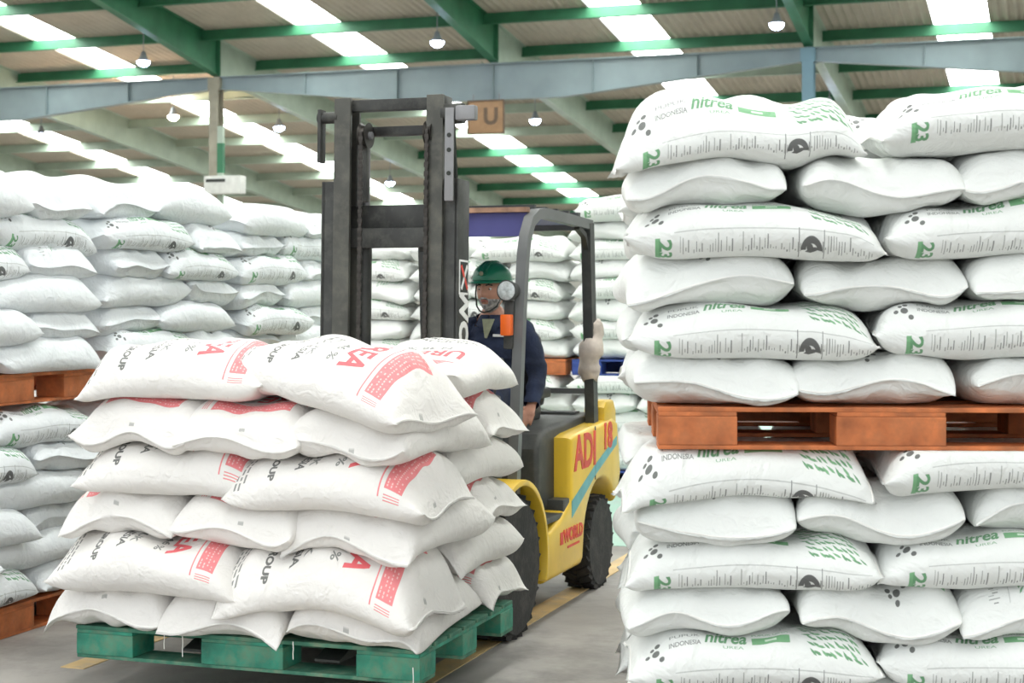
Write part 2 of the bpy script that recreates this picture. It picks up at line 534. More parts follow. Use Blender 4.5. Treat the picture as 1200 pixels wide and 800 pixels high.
# ------------------------------------------------------------------ printed sack artwork, rasterised here from outlines
class Print:
    SS = 2

    def __init__(self, Lm, Hm, ppm):
        self.Lm, self.Hm = Lm, Hm
        self.k = ppm * self.SS
        self.w, self.h = int(Lm * ppm) * self.SS, int(Hm * ppm) * self.SS
        self.im = np.zeros((self.h, self.w, 4), np.float32)

    def tri(self, p, col):
        q = (np.asarray(p) + np.array([self.Lm / 2, self.Hm / 2])) * self.k
        x0, y0 = np.floor(q.min(0)).astype(int)
        x1, y1 = np.ceil(q.max(0)).astype(int) + 1
        x0, y0 = max(0, x0), max(0, y0)
        x1, y1 = min(self.w, x1), min(self.h, y1)
        if x1 <= x0 or y1 <= y0:
            return
        X, Y = np.meshgrid(np.arange(x0, x1) + 0.5, np.arange(y0, y1) + 0.5)
        (ax, ay), (bx_, by), (cx, cy) = q
        d0 = (bx_ - ax) * (Y - ay) - (by - ay) * (X - ax)
        d1 = (cx - bx_) * (Y - by) - (cy - by) * (X - bx_)
        d2 = (ax - cx) * (Y - cy) - (ay - cy) * (X - cx)
        ins = ((d0 >= 0) & (d1 >= 0) & (d2 >= 0)) | ((d0 <= 0) & (d1 <= 0) & (d2 <= 0))
        self.im[y0:y1, x0:x1][ins] = (*col, 1.0)

    def poly(self, pts, col):
        for i in range(1, len(pts) - 1):
            self.tri([pts[0], pts[i], pts[i + 1]], col)

    def rect(self, x0, y0, x1, y1, col):
        self.poly([(x0, y0), (x1, y0), (x1, y1), (x0, y1)], col)

    def ell(self, cx, cy, rx, ry, col, n=24):
        self.poly([(cx + rx * math.cos(2 * PI * i / n), cy + ry * math.sin(2 * PI * i / n)) for i in range(n)], col)

    def leaf(self, x, y, a, ln, wd, col):
        c, s = math.cos(a), math.sin(a)
        P = [(0, 0), (0.3, 0.42), (0.65, 0.4), (1, 0), (0.65, -0.28), (0.3, -0.4)]
        self.poly([(x + c * u * ln - s * v * wd, y + s * u * ln + c * v * wd) for u, v in P], col)

    def text(self, s, x, y, size, col, rot=0.0, shear=0.0, bold=0.0, anchor=0.5, fit=None):
        T = text_tris(s, size, shear, bold)
        lo, hi = T.reshape(-1, 2).min(0), T.reshape(-1, 2).max(0)
        T = T - np.array([lo[0] + (hi[0] - lo[0]) * anchor, (lo[1] + hi[1]) / 2])
        if fit:
            T = T * np.array([fit / (hi[0] - lo[0]), 1.0])
        c, sn = math.cos(rot), math.sin(rot)
        T = T @ np.array([[c, sn], [-sn, c]]) + np.array([x, y])
        for t in T:
            self.tri(t, col)

    def image(self, name):
        s = self.SS
        a = self.im.reshape(self.h // s, s, self.w // s, s, 4)
        al = a[..., 3:4].mean((1, 3))
        rgb = a[..., :3] * a[..., 3:4]
        rgb = rgb.mean((1, 3)) / np.maximum(al, 1e-4)
        out = np.concatenate([rgb, al], -1).astype(np.float32)
        im = bpy.data.images.new(name, out.shape[1], out.shape[0], alpha=True, float_buffer=True)
        im.alpha_mode = 'CHANNEL_PACKED'
        im.colorspace_settings.name = 'Non-Color'
        im.pixels.foreach_set(out.ravel())
        im.update()
        im.pack()
        return im


PL, PH = 0.88, 0.64
GREY, DG, BLK = (0.16, 0.17, 0.16), (0.05, 0.055, 0.05), (0.02, 0.02, 0.02)
GRN, GRN2 = (0.045, 0.26, 0.075), (0.10, 0.36, 0.13)
RED = (0.78, 0.045, 0.07)
PINK = (0.80, 0.16, 0.18)
prn = random.Random(3)

# green printed sack: length along x, reader stands at -y
G = Print(PL, PH, 900)
for dx, dy, r in ((0.03, -0.05, 0.011), (0.002, -0.052, 0.007), (0.05, -0.076, 0.008), (0.036, -0.02, 0.008), (0.018, -0.028, 0.006)):
    G.ell(-0.365 + dx, 0.015 + dy, r * 1.15, r * 1.15, DG)
G.text('PUPUK', -0.235, 0.005, 0.020, GREY, fit=0.105)
G.text('INDONESIA', -0.235, -0.026, 0.023, GREY, fit=0.11, bold=0.0005)
G.text('nitrea', -0.095, 0.0, 0.080, GRN, shear=0.3, bold=0.002, fit=0.145)
G.text('UREA', -0.07, -0.043, 0.016, GRN2, fit=0.07)
G.text('PUPUK UREA', 0.06, 0.020, 0.018, GRN2, fit=0.125)
G.rect(-0.005, -0.030, 0.125, 0.002, GRN2)
G.rect(0.04, -0.019, 0.08, -0.008, (0.6, 0.75, 0.6))
for r in range(9):                                            # slanted block of leaf strokes
    for c in range(11):
        x = 0.165 + c * 0.0172 + (8 - r) * 0.006 + prn.uniform(-.003, .003)
        y = -0.075 + r * 0.024 + prn.uniform(-.004, .004)
        if c > 10 - 0.25 * r:
            continue
        up = ((c + r) % 2 == 0)
        G.leaf(x, y, R(138 if up else 158) + prn.uniform(-.2, .2), prn.uniform(.026, .036), prn.uniform(.0075, .0105), GRN if prn.random() < .6 else GRN2)
# small print band on the near side
for x in np.arange(-0.26, 0.40, 0.0092):
    if 0.155 < x < 0.225 or prn.random() < 0.07:
        continue
    h0, h1 = prn.uniform(.01, .03), prn.uniform(.02, .072)
    G.rect(x, -0.193 + h0, x + prn.uniform(.0018, .0042), -0.193 + h1, GREY if prn.random() < .6 else (0.32, 0.33, 0.31))
G.rect(-0.27, -0.114, 0.40, -0.1115, (0.40, 0.42, 0.40))
G.rect(0.148, -0.208, 0.151, -0.108, GREY)
G.rect(0.232, -0.208, 0.235, -0.108, GREY)
for i in range(18):                                            # dark round emblem of an arch above two hands
    a0, a1 = PI * i / 18 * 1.1 - 0.15, PI * (i + 1) / 18 * 1.1 - 0.15
    cx, cy = 0.192, -0.165
    G.poly([(cx + .036 * math.cos(a0), cy + .038 * math.sin(a0)), (cx + .036 * math.cos(a1), cy + .038 * math.sin(a1)), (cx + .019 * math.cos(a1), cy + .018 * math.sin(a1)), (cx + .019 * math.cos(a0), cy + .018 * math.sin(a0))], BLK)
G.ell(0.186, -0.160, 0.011, 0.013, BLK)
G.leaf(0.170, -0.176, 0.3, 0.055, 0.022, BLK)
G.rect(-0.335, -0.203, -0.318, -0.123, GRN2)                   # green rotated figures at the left
G.text('23', -0.300, -0.163, 0.060, GRN, rot=R(-90), bold=0.002, fit=0.07)
IMG_G = G.image('green_sack_print')

# red printed sack: lines run across the sack, read from the +x end
Q = Print(PL, PH, 900)
r9 = R(-90)
Q.rect(0.268, -0.18, 0.340, 0.18, PINK)
for yy in np.arange(-0.17, 0.17, 0.013):
    for xx in (0.276, 0.292, 0.308, 0.324):
        if prn.random() < .8:
            Q.rect(xx, yy, xx + 0.005, yy + prn.uniform(.005, .010), (0.88, 0.55, 0.52))
Q.rect(0.246, -0.215, 0.252, 0.215, PINK)
for yy in np.arange(-0.225, -0.2, 0.01):
    Q.rect(0.27, yy, 0.335, yy + .004, PINK)
Q.text('UREA', 0.155, 0.02, 0.135, RED, rot=r9, bold=0.004, fit=0.31)
Q.text('N 46 %', 0.062, -0.02, 0.048, GREY, rot=r9, bold=0.001, fit=0.21)
Q.text('PUPUK', -0.055, 0.0, 0.042, GREY, rot=r9, bold=0.001, fit=0.24)
Q.text('INDONESIA', -0.103, 0.0, 0.044, DG, rot=r9, bold=0.0015, fit=0.30)
Q.text('HOLDING GROUP', -0.215, -0.01, 0.040, DG, rot=r9, bold=0.002, fit=0.36)
for i in range(20):
    a0, a1 = 2 * PI * i / 20, 2 * PI * (i + 1) / 20
    cx, cy = -0.305, 0.03
    Q.poly([(cx + .034 * math.cos(a0), cy + .034 * math.sin(a0)), (cx + .034 * math.cos(a1), cy + .034 * math.sin(a1)), (cx + .028 * math.cos(a1), cy + .028 * math.sin(a1)), (cx + .028 * math.cos(a0), cy + .028 * math.sin(a0))], GREY)
Q.rect(-0.318, 0.02, -0.292, 0.042, GREY)
for xx, yb, ye in ((-0.345, -0.16, 0.10), (-0.365, -0.19, 0.06), (-0.385, -0.20, -0.02)):
    y = ye
    while y > yb:
        l = prn.uniform(.012, .03)
        Q.rect(xx, y - l, xx + 0.009, y, GREY)
        y -= l + .008
Q.rect(0.404, -0.012, 0.409, 0.012, (0.4, 0.4, 0.38))
IMG_R = Q.image('red_sack_print')


def sack_mat(name, base, img, tint):
    m = bpy.data.materials.new(name)
    m.use_nodes = True
    nt = m.node_tree
    b = nt.nodes['Principled BSDF']
    b.inputs['Roughness'].default_value = 0.52
    b.inputs['Specular IOR Level'].default_value = 0.35
    tc = nt.nodes.new('ShaderNodeTexCoord')
    n = nt.nodes.new('ShaderNodeTexNoise')
    n.inputs['Scale'].default_value = 5
    n.inputs['Detail'].default_value = 5
    nt.links.new(tc.outputs['Object'], n.inputs['Vector'])
    mx = nt.nodes.new('ShaderNodeMix')
    mx.data_type = 'RGBA'
    nt.links.new(n.outputs['Fac'], mx.inputs[0])
    mx.inputs[6].default_value = (*base, 1)
    mx.inputs[7].default_value = (*tint, 1)
    ti = nt.nodes.new('ShaderNodeTexImage')
    ti.image = img
    ti.extension = 'CLIP'
    uv = nt.nodes.new('ShaderNodeUVMap')
    uv.uv_map = 'print'
    nt.links.new(uv.outputs['UV'], ti.inputs['Vector'])
    fd = nt.nodes.new('ShaderNodeMath')
    fd.operation = 'MULTIPLY'
    fd.inputs[1].default_value = 0.86
    nt.links.new(ti.outputs['Alpha'], fd.inputs[0])
    m2 = nt.nodes.new('ShaderNodeMix')
    m2.data_type = 'RGBA'
    nt.links.new(fd.outputs[0], m2.inputs[0])
    nt.links.new(mx.outputs[2], m2.inputs[6])
    nt.links.new(ti.outputs['Color'], m2.inputs[7])
    nt.links.new(m2.outputs[2], b.inputs['Base Color'])
    # soft creases + weave
    n1 = nt.nodes.new('ShaderNodeTexNoise')
    n1.inputs['Scale'].default_value = 7
    n1.inputs['Detail'].default_value = 3
    n1.inputs['Distortion'].default_value = 1.4
    nt.links.new(tc.outputs['Object'], n1.inputs['Vector'])
    n2 = nt.nodes.new('ShaderNodeTexNoise')
    n2.inputs['Scale'].default_value = 260
    nt.links.new(tc.outputs['Object'], n2.inputs['Vector'])
    b1 = nt.nodes.new('ShaderNodeBump')
    b1.inputs['Strength'].default_value = 0.5
    b1.inputs['Distance'].default_value = 0.03
    nt.links.new(n1.outputs['Fac'], b1.inputs['Height'])
    b2 = nt.nodes.new('ShaderNodeBump')
    b2.inputs['Strength'].default_value = 0.15
    b2.inputs['Distance'].default_value = 0.002
    nt.links.new(n2.outputs['Fac'], b2.inputs['Height'])
    n3 = nt.nodes.new('ShaderNodeTexNoise')
    n3.inputs['Scale'].default_value = 17
    n3.inputs['Detail'].default_value = 2
    n3.inputs['Distortion'].default_value = 2.2
    nt.links.new(tc.outputs['Object'], n3.inputs['Vector'])
    b3 = nt.nodes.new('ShaderNodeBump')
    b3.inputs['Strength'].default_value = 0.4
    b3.inputs['Distance'].default_value = 0.012
    nt.links.new(n3.outputs['Fac'], b3.inputs['Height'])
    nt.links.new(b1.outputs['Normal'], b3.inputs['Normal'])
    nt.links.new(b3.outputs['Normal'], b2.inputs['Normal'])
    nt.links.new(b2.outputs['Normal'], b.inputs['Normal'])
    return m


M['sack_g'] = sack_mat('green_printed_sack_weave', (0.74, 0.76, 0.735), IMG_G, (0.80, 0.815, 0.79))
M['sack_r'] = sack_mat('red_printed_sack_weave', (0.76, 0.735, 0.70), IMG_R, (0.82, 0.80, 0.77))
M['sack_b'] = sack_mat('pale_blue_white_sack_weave', (0.73, 0.765, 0.785), IMG_G, (0.79, 0.82, 0.83))


# ------------------------------------------------------------------ sacks that settle on what lies below them
class HMap:
    """height of everything stacked so far, in stack coordinates"""
    RES = 0.02

    def __init__(self, W, D, z0, over=0.30):
        self.x0, self.y0 = -0.7, -0.7
        self.nx, self.ny = int((W + 1.4) / self.RES), int((D + 1.4) / self.RES)
        self.h = np.full((self.ny, self.nx), z0 - over, np.float64)
        i0, i1 = int(0.7 / self.RES), int((0.7 + W) / self.RES)
        j0, j1 = int(0.7 / self.RES), int((0.7 + D) / self.RES)
        self.h[j0:j1, i0:i1] = z0

    def ij(self, x, y):
        return (np.clip(((y - self.y0) / self.RES).astype(int), 0, self.ny - 1), np.clip(((x - self.x0) / self.RES).astype(int), 0, self.nx - 1))

    def get(self, x, y):
        return self.h[self.ij(x, y)]

    def put(self, x, y, z):
        np.maximum.at(self.h, self.ij(x, y), z)


def densify(a):
    o_ = np.empty((2 * a.shape[0] - 1, a.shape[1]))
    o_[::2] = a
    o_[1::2] = (a[:-1] + a[1:]) / 2
    return o_


def blur(a, n):
    for _ in range(n):
        p = np.pad(a, 1, mode='edge')
        a = (p[:-2, 1:-1] + p[2:, 1:-1] + p[1:-1, :-2] + p[1:-1, 2:] + 2 * a) / 6
    return a


def make_sack(name, hm, cx, cy, th, L, W, T, seed, mat_, org, rot, nu=44, nv=30, ztop=None, pend=None, droop=0.07, lift=None, plump=0.0, base=None, roll=0.0, vshift=0.0, pitch=0.0, wav=0.020, seam=False):
    """one filled sack; cx, cy, th in stack coordinates; org, rot place the stack in the world"""
    r = np.random.RandomState(seed)
    uu = np.linspace(-1, 1, nu + 1)
    u1 = 0.55 * uu + 0.45 * np.sin(PI / 2 * uu)
    v1 = np.sin(PI / 2 * np.linspace(-1, 1, nv + 1))
    U, V = np.meshgrid(u1, v1, indexing='ij')
    ua = np.clip(np.abs(U) / 0.965, 0, 1)
    Aq = (1 - ua ** (5.6 + r.uniform(-1.0, 1.2))) ** 0.52
    v0 = max(0.2, 1 - (1 + plump) * T / W)
    Bq = np.sqrt(np.clip(1 - (np.clip(np.abs(V) - v0, 0, 1) / (1 - v0)) ** 2, 0, 1)) * (1 - 0.10 * V ** 2)
    ab = Aq * Bq
    hw = W / 2 * (1 - 0.035 * (1 - Aq) + 0.012 * np.sin(U * 3 + r.uniform(0, 6)))
    x = L / 2 * U * (1 - (0.035 + r.uniform(0, .02)) * (1 - V ** 2) * np.abs(U) ** 5)
    y = hw * V + 0.012 * np.sin(U * 2.2 + r.uniform(0, 6))
    c, s = math.cos(th), math.sin(th)
    X, Y = cx + c * x - s * y, cy + s * x + c * y
    H = hm.get(X, Y)
    core = (np.abs(U) < 0.75) & (np.abs(V) < 0.8)
    b = np.percentile(H[core], 62) if base is None else base
    lim = droop * (0.35 + 0.65 * np.abs(U) ** 2)
    Hs = blur(np.clip(H, b - lim, b + 0.022), 20)
    kl = (lift if lift is not None else r.uniform(0.40, 0.52)) * T
    lump = 1 + 0.055 * np.sin(U * r.uniform(2, 4) + r.uniform(0, 6)) * np.cos(V * r.uniform(1, 3) + r.uniform(0, 6)) + 0.05 * np.sin(U * 7 + V * 2.6 + r.uniform(0, 6))
    zb = Hs + kl * (1 - ab)
    zt = zb + T * ab * lump * (1 - 0.0 * ab) + 0.004
    zt = np.where(ab > 0, zt - 0, zt)
    # pleats near the sewn ends and a wavy seam
    g = np.exp(-((np.abs(U) - 0.84) / 0.13) ** 2) * np.sqrt(np.clip(1 - V ** 2, 0, 1))
    for sgn in (-1, 1):
        side = np.where(np.sign(U) == sgn, 1.0, 0.0)
        pl = 0
        for k in range(5):
            kf = r.uniform(2.5, 9)
            pl = pl + r.uniform(0.3, 1) * np.cos(kf * V * 1.6 + r.uniform(0, 6) + 2.2 * U * r.uniform(-1, 1)) / (1 + 0.12 * kf)
        zt = zt + side * g * pl * 0.013
        zb = zb - side * g * pl * 0.008
        e = side * np.clip((np.abs(U) - 0.70) / 0.30, 0, 1) ** 1.6
        wave = wav * np.cos(r.uniform(2, 4.5) * V + r.uniform(0, 6)) + r.uniform(-.018, .014) + 0.022 * np.sign(r.uniform(-1, 1)) * np.abs(V) ** 4 * r.uniform(0.2, 1)
        zt = zt + e * wave
        zb = zb + e * wave
    # long soft folds over the belly
    fold = 0.0
    for k in range(3):
        a = r.uniform(-0.9, 0.9)
        d = (U * math.sin(a) * L + V * math.cos(a) * W) / 2 - r.uniform(-.25, .25)
        fold = fold + r.uniform(-1, 1) * np.exp(-(d / 0.022) ** 2) * np.exp(-((U - r.uniform(-.8, .8)) / 0.4) ** 2)
    zt = zt + 0.007 * fold * np.sqrt(ab) * 1.3
    if pitch:
        zt = zt + pitch * U
        zb = zb + pitch * U
    if roll:
        zt = zt + roll * V * 0.5
        zb = zb + roll * V * 0.5 * (np.abs(V))
    if ztop is not None:
        lowr = np.minimum(zt, ztop)
        zt = lowr
        zb = np.minimum(zb, zt - 0.003)
    zt = np.maximum(zt, zb + 0.003)
    hm_put = (X[1:-1, 1:-1], Y[1:-1, 1:-1], zt[1:-1, 1:-1])
    if nu < 30:                        # coarse sack: fill between its vertices too
        hm_put = tuple(densify(densify(a_).T).T for a_ in hm_put)
    # ---- mesh: top sheet, bottom sheet sharing the rim
    n1, n2 = nu + 1, nv + 1
    nt_ = n1 * n2
    bx0, by0, bz0 = cx, cy, float(zb[core].min())
    mid = (zt + zb) / 2
    zt2 = zt.copy()
    for sl in (np.s_[0, :], np.s_[-1, :], np.s_[:, 0], np.s_[:, -1]):
        zt2[sl] = mid[sl]
    top = np.stack([X - bx0, Y - by0, zt2 - bz0], -1).reshape(-1, 3)
    idx = np.arange(nt_).reshape(n1, n2)
    bi = idx.copy()
    inner = np.zeros((n1, n2), bool)
    inner[1:-1, 1:-1] = True
    bi[inner] = nt_ + np.arange(inner.sum())
    bot = np.stack([X - bx0, Y - by0, zb - bz0], -1)[inner]
    co = np.concatenate([top, bot])
    ft = np.stack([idx[:-1, :-1], idx[1:, :-1], idx[1:, 1:], idx[:-1, 1:]], -1).reshape(-1, 4)
    fb = np.stack([bi[:-1, :-1], bi[:-1, 1:], bi[1:, 1:], bi[1:, :-1]], -1).reshape(-1, 4)
    fa = np.concatenate([ft, fb]).astype(np.int32)
    me = bpy.data.meshes.new(name)
    me.vertices.add(len(co))
    me.vertices.foreach_set('co', co.astype(np.float32).ravel())
    me.loops.add(fa.size)
    me.loops.foreach_set('vertex_index', fa.ravel())
    me.polygons.add(len(fa))
    me.polygons.foreach_set('loop_start', np.arange(0, fa.size, 4, dtype=np.int32))
    me.polygons.foreach_set('use_smooth', np.ones(len(fa), bool))
    # print coordinates: along the length, and along the girth of the top sheet
    prof = (1 - np.abs(v1) ** 3.5) ** 0.5 * T * 0.55
    seg = np.hypot(np.diff(v1) * W / 2, np.diff(prof))
    arc = np.concatenate([[0], np.cumsum(seg)])
    half = arc[-1] / 2
    arc = arc - half
    prb = (1 - np.abs(v1) ** 3.5) ** 0.5 * T * 0.45
    arb = np.concatenate([[0], np.cumsum(np.hypot(np.diff(v1) * W / 2, np.diff(prb)))])
    Uc = (x / PL + 0.5)
    Vc = np.broadcast_to((arc[None, :] - vshift) / PH + 0.5, Uc.shape)
    Vf = np.broadcast_to((-half - arb[None, :] - vshift) / PH + 0.5, Uc.shape)
    Vb = np.broadcast_to((half + (arb[-1] - arb[None, :]) - vshift) / PH + 0.5, Uc.shape)
    uvt = np.stack([Uc, Vc], -1).reshape(-1, 2)
    uvf = np.stack([Uc, Vf], -1).reshape(-1, 2)
    uvb = np.stack([Uc, Vb], -1).reshape(-1, 2)
    fbi = np.stack([idx[:-1, :-1], idx[:-1, 1:], idx[1:, 1:], idx[1:, :-1]], -1).reshape(-1, 4)
    frontface = ((fbi % n2).mean(1) < nv / 2)[:, None, None]
    uvbot = np.where(frontface, uvf[fbi], uvb[fbi]).reshape(-1, 2)
    uvl = np.concatenate([uvt[ft.ravel()], uvbot]).astype(np.float32)
    lay = me.uv_layers.new(name='print')
    lay.data.foreach_set('uv', uvl.ravel())
    me.update()
    me.validate()
    me.materials.append(mat_)
    cr, sr = math.cos(rot), math.sin(rot)
    seams = []
    if seam:
        for k_ in (1, n1 - 2):
            seams.append([(X[k_, j] - bx0, Y[k_, j] - by0, mid[k_, j] - bz0 + 0.003) for j in range(1, n2 - 1)])
    loc = (org[0] + cr * bx0 - sr * by0, org[1] + sr * bx0 + cr * by0, org[2] + bz0)
    o = link(name, me, None, loc, rot)
    for sp in seams:
        MB().tube(sp, 0.0035, 6).build('stitched_seam', M['thread'], o)
    if pend is not None:
        pend.append(hm_put)
    else:
        hm.put(*hm_put)
    return o


ORD = ['bottom', 'second', 'third', 'fourth', 'fifth', 'sixth', 'seventh', 'eighth']
SL_, SW_ = 0.89, 0.565


def layer_spots(kind, W, D, back=True):
    """five sacks of a layer; kind 0: three headers in front, 1: two stretchers in front. returns (cx, cy, th, tag)"""
    out = []
    if kind >= 2:                      # side face of a load: one sack lengthwise, one end-on
        m = (lambda x: x) if kind == 2 else (lambda x: W - x)
        a_, b_ = ('left', 'right') if kind == 2 else ('right', 'left')
        out += [(m(SL_ / 2), SW_ / 2, 's', a_, 'front'), (m(SL_ + SW_ / 2), SL_ / 2, 'h', b_, 'front')]
        return out + [(m(SL_ / 2), SW_ * 1.5, 's', a_, 'back'), (m(SL_ + SW_ / 2), SL_ * 1.5, 'h', b_, 'back')]
    p3, p2 = W / 3, W / 2
    if kind == 0:
        out += [(p3 * (i + .5), SL_ / 2, 'h', ('left', 'middle', 'right')[i], 'front') for i in range(3)]
        if back:
            out += [(p2 * (i + .5), D - SW_ / 2, 's', ('left', 'right')[i], 'back') for i in range(2)]
    else:
        out += [(p2 * (i + .5), SW_ / 2, 's', ('left', 'right')[i], 'front') for i in range(2)]
        if back:
            out += [(p3 * (i + .5), D - SL_ / 2, 'h', ('left', 'middle', 'right')[i], 'back') for i in range(3)]
    return out


SEED = [100]


def build_tier(org, rot, W, D, z0, nlay, T, name, where, group, matk, back=(), jit=0.02, res=(40, 28), first=0, plumptop=0.0, keep=None, ztop=None, tweak=None, over=0.30, prefix='white green-printed sack', hdir=None, vs=-0.205, sideface=False):
    """stack one pallet load; org = pallet's front left corner on world; z0 = top of the deck"""
    hm = HMap(W, D, z0, over)
    for l in range(nlay):
        kind = (l + first) % 2 + (2 if sideface else 0)
        pend = []
        nfront = (2, 3)[kind == 0]
        for (cx, cy, hs, pos, row) in layer_spots(kind, W, D, True):
            SEED[0] += 1
            rr = random.Random(SEED[0])
            skip = (row == 'back' and back != 'all' and (pos, l) not in back)
            if skip:
                # hidden sack: only its height counts
                ln, wd = (SL_, SW_) if hs == 's' else (SW_, SL_)
                gx, gy = np.meshgrid(np.arange(cx - ln / 2, cx + ln / 2, .018), np.arange(cy - wd / 2, cy + wd / 2, .018))
                lvl = np.percentile(np.concatenate([q[2].ravel() for q in pend[:nfront]]), 55 if sideface else 78)
                pend.append((gx, gy, np.full(gx.shape, lvl)))
                continue
            blank = False
            if hs == 's':
                th = 0.0
                if matk == 'sack_b':
                    blank = rr.random() < 0.35
                    th = PI if rr.random() < 0.4 else 0.0
            else:
                d = hdir(l, pos) if hdir else (1 if rr.random() < 0.8 else -1)
                th = d * PI / 2
                blank = hdir is None and rr.random() < 0.55
            th += rr.uniform(-.045, .045)
            x, y = cx + rr.uniform(-jit, jit), cy + rr.uniform(-jit, jit)
            Tk = T * (1.0 + rr.uniform(-.04, .06))
            kw = {'seam': row == 'front' and res[0] > 40, 'wav': 0.012 if matk == 'sack_b' else (0.030 if hs == 'h' else 0.018), 'vshift': 5.0 if blank else (vs if hs == 's' else rr.uniform(-.05, .05))}
            L = SL_ * rr.uniform(.97, 1.02)
            if l == nlay - 1 and plumptop:
                Tk *= 1 + plumptop
                kw['plump'] = 0.35
            if tweak:
                t = tweak(l, pos, row)
                if t:
                    x += t.get('dx', 0)
                    y += t.get('dy', 0)
                    th += t.get('th', 0)
                    Tk *= t.get('T', 1)
                    L *= t.get('L', 1)
                    for k in ('droop', 'lift', 'roll', 'plump', 'vshift', 'pitch'):
                        if k in t:
                            kw[k] = t[k]
            o = make_sack(name, hm, x, y, th, L, SW_ * rr.uniform(.97, 1.03), Tk, SEED[0], M[matk], org, rot, res[0], res[1], pend=pend, ztop=ztop if l == nlay - 1 else None, **kw)
            lay = 'top' if l == nlay - 1 else ORD[l]
            way = 'lengthwise' if (hs == 's') else 'end-on'
            pre = prefix.replace('green-printed', 'unprinted') if blank else prefix
            tag(o, f'{pre} {way}, {lay} layer {where}, {row} {pos}', 'sack', group)
        for p in pend:
            hm.put(*p)
    return hm


# ------------------------------------------------------------------ pallets
def pallet(name, label, org, rot, W, D, h, wm, dm, group=None, nb=7, light_stop=True):
    """nine-block wooden pallet; org = front left bottom corner"""
    p = thing(name, label, 'pallet', org, rot, group)
    t1, t2 = 0.015, 0.016
    bw = (0.27, 0.37, 0.27)
    xs = (bw[0] / 2, W / 2, W - bw[2] / 2)
    bd = 0.17
    ys = (bd / 2, D / 2, D - bd / 2)
    bm_c = {}
    for i, x in enumerate(xs):
        for j, y in enumerate(ys):
            key = bw[i]
            if key not in bm_c:
                bm_c[key] = MB().box((0, 0, 0), (bw[i], bd, h - 2 * t1 - t2), bev=0.004).mesh('block', M[wm])
            link('block', bm_c[key], p, (x, y, t1 + (h - 2 * t1 - t2) / 2))
    bot = MB().box((0, 0, 0), (W, 0.16, t1), bev=0.003).mesh('bottom_board', M[dm])
    for y in ys:
        link('bottom_board', bot, p, (W / 2, y + rng.uniform(-.004, .004), t1 / 2))
    for x, wx_ in zip(xs, bw):
        st = MB().box((0, 0, 0), (wx_ - 0.004, D, t1), bev=0.003).mesh('stringer_board', M[wm])
        link('stringer_board', st, p, (x, D / 2, h - t2 - t1 / 2))
    dk = MB().box((0, 0, 0), (W, D / nb * 0.86, t2), bev=0.003).mesh('deck_board', M[dm])
    for i in range(nb):
        yy = D / nb * 0.43 + i * (D - D / nb * 0.86) / (nb - 1)
        link('deck_board', dk, p, (W / 2 + rng.uniform(-.004, .004), yy, h - t2 / 2 + rng.uniform(-.001, .001)))
    if light_stop:
        MB().box((W / 2, D - bd - 0.012, h / 2), (W - 0.02, 0.02, h - 2 * t1 - t2), bev=0.003).build('light_stop_board', M[wm], p)  # added board, stops light from behind so the openings stay dark
    return p


def shift(org, rot, x, y, z=0.0):
    return (org[0] + math.cos(rot) * x - math.sin(rot) * y, org[1] + math.sin(rot) * x + math.cos(rot) * y, org[2] + z)


# ------------------------------------------------------------------ load carried by the forklift
PW, PD, PHt = 1.55, 1.12, 0.135
# front right corner of the pallet in the world
FRX, FRY, FRZ = -0.358, 6.29, 0.15
lorg = (FRX - CA * PW, FRY + SA * PW, FRZ)
pallet('wooden_pallet', 'green painted wooden pallet lifted on the forks under the red-printed sacks', lorg, A, PW, PD, PHt, 'wood_green', 'wood_greendeck', light_stop=False)


def load_tweak(l, pos, row):
    if row == 'back':
        return dict(T=0.86) if l == 5 else None
    if l == 1:
        return dict(dx=0.02, dy=-0.07, droop=0.22) if pos == 'right' else dict(dx=0.04, dy=-0.04, droop=0.12)
    if l == 3:
        return dict(dx=0.06, dy=-0.02, droop=0.13) if pos == 'right' else dict(dx=0.13, L=0.95)
    if l == 5:
        return dict(dx=0.04, th=-0.20, droop=0.14, T=1.12, pitch=-0.045) if pos == 'right' else dict(dx=0.14, dy=0.02, th=0.03, droop=0.12, L=0.96)
    if l == 0:
        return dict(dy=-0.01, lift=0.26, droop=0.065)
    return dict(dx={'left': 0.08, 'middle': 0.05, 'right': 0.02}[pos] * (1.7 if l == 4 else 0.7), dy=-0.02, lift=0.42)


LB = [(p, l) for l in range(6) for p in (('left', 'right') if l % 2 == 0 else ('left', 'middle', 'right'))]
build_tier(shift(lorg, A, -0.09, -0.10), A, PW + 0.08, SL_ + SW_ - 0.04, PHt, 6, 0.200, 'fertilizer_sack', 'on green pallet', 'red-printed sacks on the carried green pallet', 'sack_r', back=LB, res=(52, 36), plumptop=0.10, tweak=load_tweak, prefix='white red-printed sack', hdir=lambda l, p: -1, vs=-0.09)

# loose sewing threads hanging from the bottom sacks
for (x, y, z, ln, wh) in ((0.46, -0.07, 0.15, 0.07, 'first'), (0.545, -0.07, 0.14, 0.085, 'second'), (1.04, -0.07, 0.15, 0.07, 'third'), (1.575, -0.13, 0.10, 0.11, 'last')):
    wx, wy = lorg[0] + CA * x + SA * y, lorg[1] - SA * x + CA * y
    o = MB().tube([(0, 0, ln), (0.002, 0, ln * .6), (0, 0, ln * .3), (0.001, 0, 0)], 0.0018, 6).build('loose_thread', M['thread'], None, (wx, wy, FRZ + z - ln), A)
    tag(o, f'white sewing thread hanging in front of the green pallet, {wh} from left', 'thread', 'loose sewing threads')

# ------------------------------------------------------------------ right stack, two loads high
RW, RD, RH = 1.58, 1.20, 0.145
rrot = R(-3)
rorg = (0.50, 5.55, 0.0)
RB = 'all'
SWD = SL_ + SW_ - 0.06


